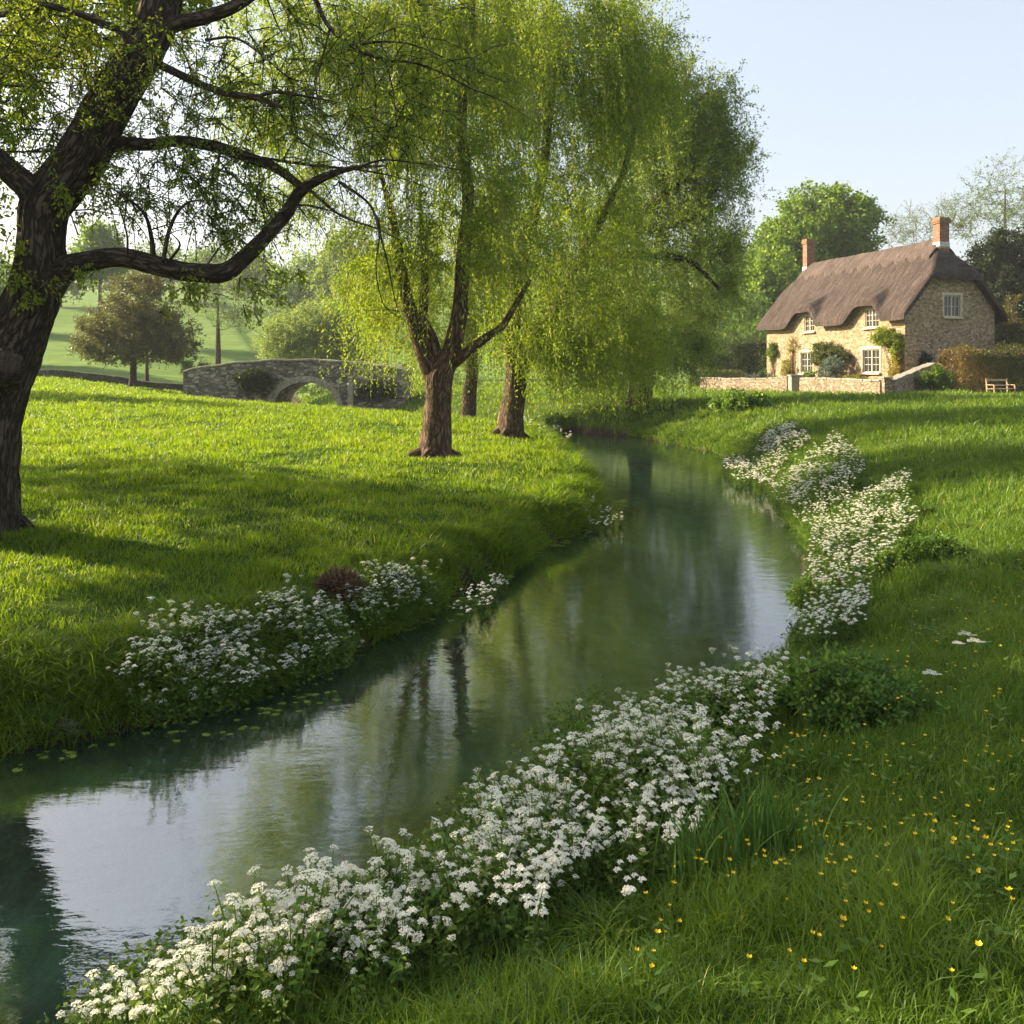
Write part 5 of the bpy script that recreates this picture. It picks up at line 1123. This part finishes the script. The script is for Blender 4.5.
umbel(966, 644, .72, 'flat white umbel, topmost on the upper right slope', 1.1); umbel(975, 652, .66, 'flat white umbel just below the topmost one on the upper right slope', 1.0); umbel(958, 654, .64, 'small white umbel left of the pair on the upper right slope', .6); umbel(931, 689, .62, 'single white umbel on the slope below the other three', .9)
# leafy clumps
def clump(X, Y, z, r, H, label, ml=M_weed, n=210, lL=.034, lW=.022, tint0=.3, name='leafy_clump'):
    x, y = pxg(X, Y); g = gz(x, y); return shrub(name, np.array([x, y, g+H*.5]), (r, r*.8, H*.55), n, lL, lW, ml, label, 'plant', tint0, stems=5, per=7, twig=.08, nl=11)
clump(846, 722, .45, .36, .30, 'large dark green leafy clump on the right bank between the white flower drifts', n=170)
clump(932, 568, .75, .33, .30, 'dark green rounded clump above the middle drift of white flowers', n=200, lL=.034)
clump(895, 575, .55, .22, .22, 'small leafy clump just left and below the dark rounded clump', n=70, tint0=.5)
clump(820, 610, .35, .3, .26, 'leafy green clump at the water edge below the middle flower drift', n=80, tint0=.5)
clump(740, 412, 1.1, .9, .6, 'low green bush on the far right bank', n=90, lL=.14, lW=.09, tint0=.5)
clump(560, 436, .7, .7, .45, 'low green bush under the hanging willow strands', n=80, lL=.13, lW=.08, tint0=.6)
def iris(X, Y, z, n, H, label):
    x, y = pxg(X, Y); g = max(gz(x, y), 0); acc = []; X_ = x+rng.normal(0, .07, n); Y_ = y+rng.normal(0, .05, n)
    h = H*rng.uniform(.55, 1.1, n); long_blades(X_, Y_, np.full(n, g), h, rng.uniform(.006, .011, n), rng.uniform(.05, .55, n), rng.uniform(0, 1, n), acc, .6)
    v, q, t_, a = acc[0]; o = build('reed_tuft', v, [q, t_], M_reed, None, (x, y, g), {'tint': a}); tag(o, label, 'reed tuft')
iris(764, 866, .2, 150, .40, 'upright tuft of blade-like leaves at the right edge of the near white drift'); iris(706, 884, .2, 90, .34, 'narrower tuft of blade-like leaves beside the bigger one, set among white flowers'); iris(40, 726, .25, 90, .2, 'dark grass tuft at the foot of the left bank by the photo edge'); iris(690, 440, .3, 60, .5, 'small tuft at the far river bend')
def stalks():
    acc = []; 
    for X, Y, z, n in ((1000, 700, .9, 2), (240, 500, .9, 6), (280, 520, .8, 4)):
        x, y = pxz(X, Y, z); xs_ = x+rng.normal(0, .15, n); ys_ = y+rng.normal(0, .1, n); long_blades(xs_, ys_, ground(xs_, ys_), rng.uniform(.2, .38, n), np.full(n, .004), rng.uniform(.1, .5, n), rng.uniform(.6, 1, n), acc)
    tag(flush_blades('dry_grass_stalks', acc, M_straw), 'pale dry grass stalks standing in the near grass', 'grass', kind='stuff')
stalks()
def root_clump():
    x, y = pxg(340, 602); g = gz(x, y); bm = bmesh.new(); bmesh.ops.create_icosphere(bm, subdivisions=4, radius=1); V = np.array([v.co for v in bm.verts]); Fq = np.array([[v.index for v in f.verts] for f in bm.faces]); bm.free()
    V = V*[.19, .17, .15]*(1+.25*fbm(V[:, 0]*3+5, V[:, 1]*3+V[:, 2]*2, 3, 4))[:, None]+[0, 0, .10]
    a = Acc(); a.add(V, Fq, .0); n = 3500; k = rng.integers(0, len(V), n); P = V[k]; D = unit(P-[0, 0, .02]+rng.normal(0, .12, (n, 3)))
    e = empty('root_clump', (x, y, g), 'brown matted lump of roots on the edge of the left bank', 'root clump'); a.make('core', M_straw, e)
    f = Acc(); leaves(f, P, unit(D+rng.normal(0, .7, (n, 3))), rng.uniform(.05, .11, n), .011, rng.uniform(0, .75, n)); f.make('fibres', M_straw, e)
root_clump()
def stones():
    for X, Y, z, s, lab in ((418, 402, 1.0, .28, 'small brown stone on the meadow left of the nearest willow trunk'), (66, 722, .12, .10, 'dark stone low in the left bank by the near grass tuft')):
        x, y = pxz(X, Y, z); g = gz(x, y); bm = bmesh.new(); bmesh.ops.create_icosphere(bm, subdivisions=3, radius=1); V = np.array([v.co for v in bm.verts]); Fq = np.array([[v.index for v in f.verts] for f in bm.faces]); bm.free()
        V = V*[s, s*.8, s*.6]*(1+.3*fbm(V[:, 0]*1.5+X, V[:, 1]*1.5+V[:, 2], 3, 4))[:, None]; a = Acc(); a.add(V, Fq); tag(a.make('stone', M_fieldw, None, (0, 0, 0)), lab, 'stone').location = (x, y, g)
stones()

# ------------------------------------------------------------------ haze
def haze():
    m = bpy.data.materials.new('haze'); m.use_nodes = True; nt = m.node_tree; nt.nodes.clear(); out = nt.nodes.new('ShaderNodeOutputMaterial')
    v = nt.nodes.new('ShaderNodeVolumePrincipled'); v.inputs['Color'].default_value = (.86, .92, 1, 1); v.inputs['Density'].default_value = .0004; v.inputs['Anisotropy'].default_value = 0
    nt.links.new(v.outputs[0], out.inputs['Volume'])
    a = Acc(); a.box((0, 545, 27), (1600, 1250, 62)); o = a.make('haze', m, smooth=False); o['kind'] = 'stuff'; tag(o, 'pale morning haze over the valley', 'haze')
HAZE = True
if HAZE: haze()
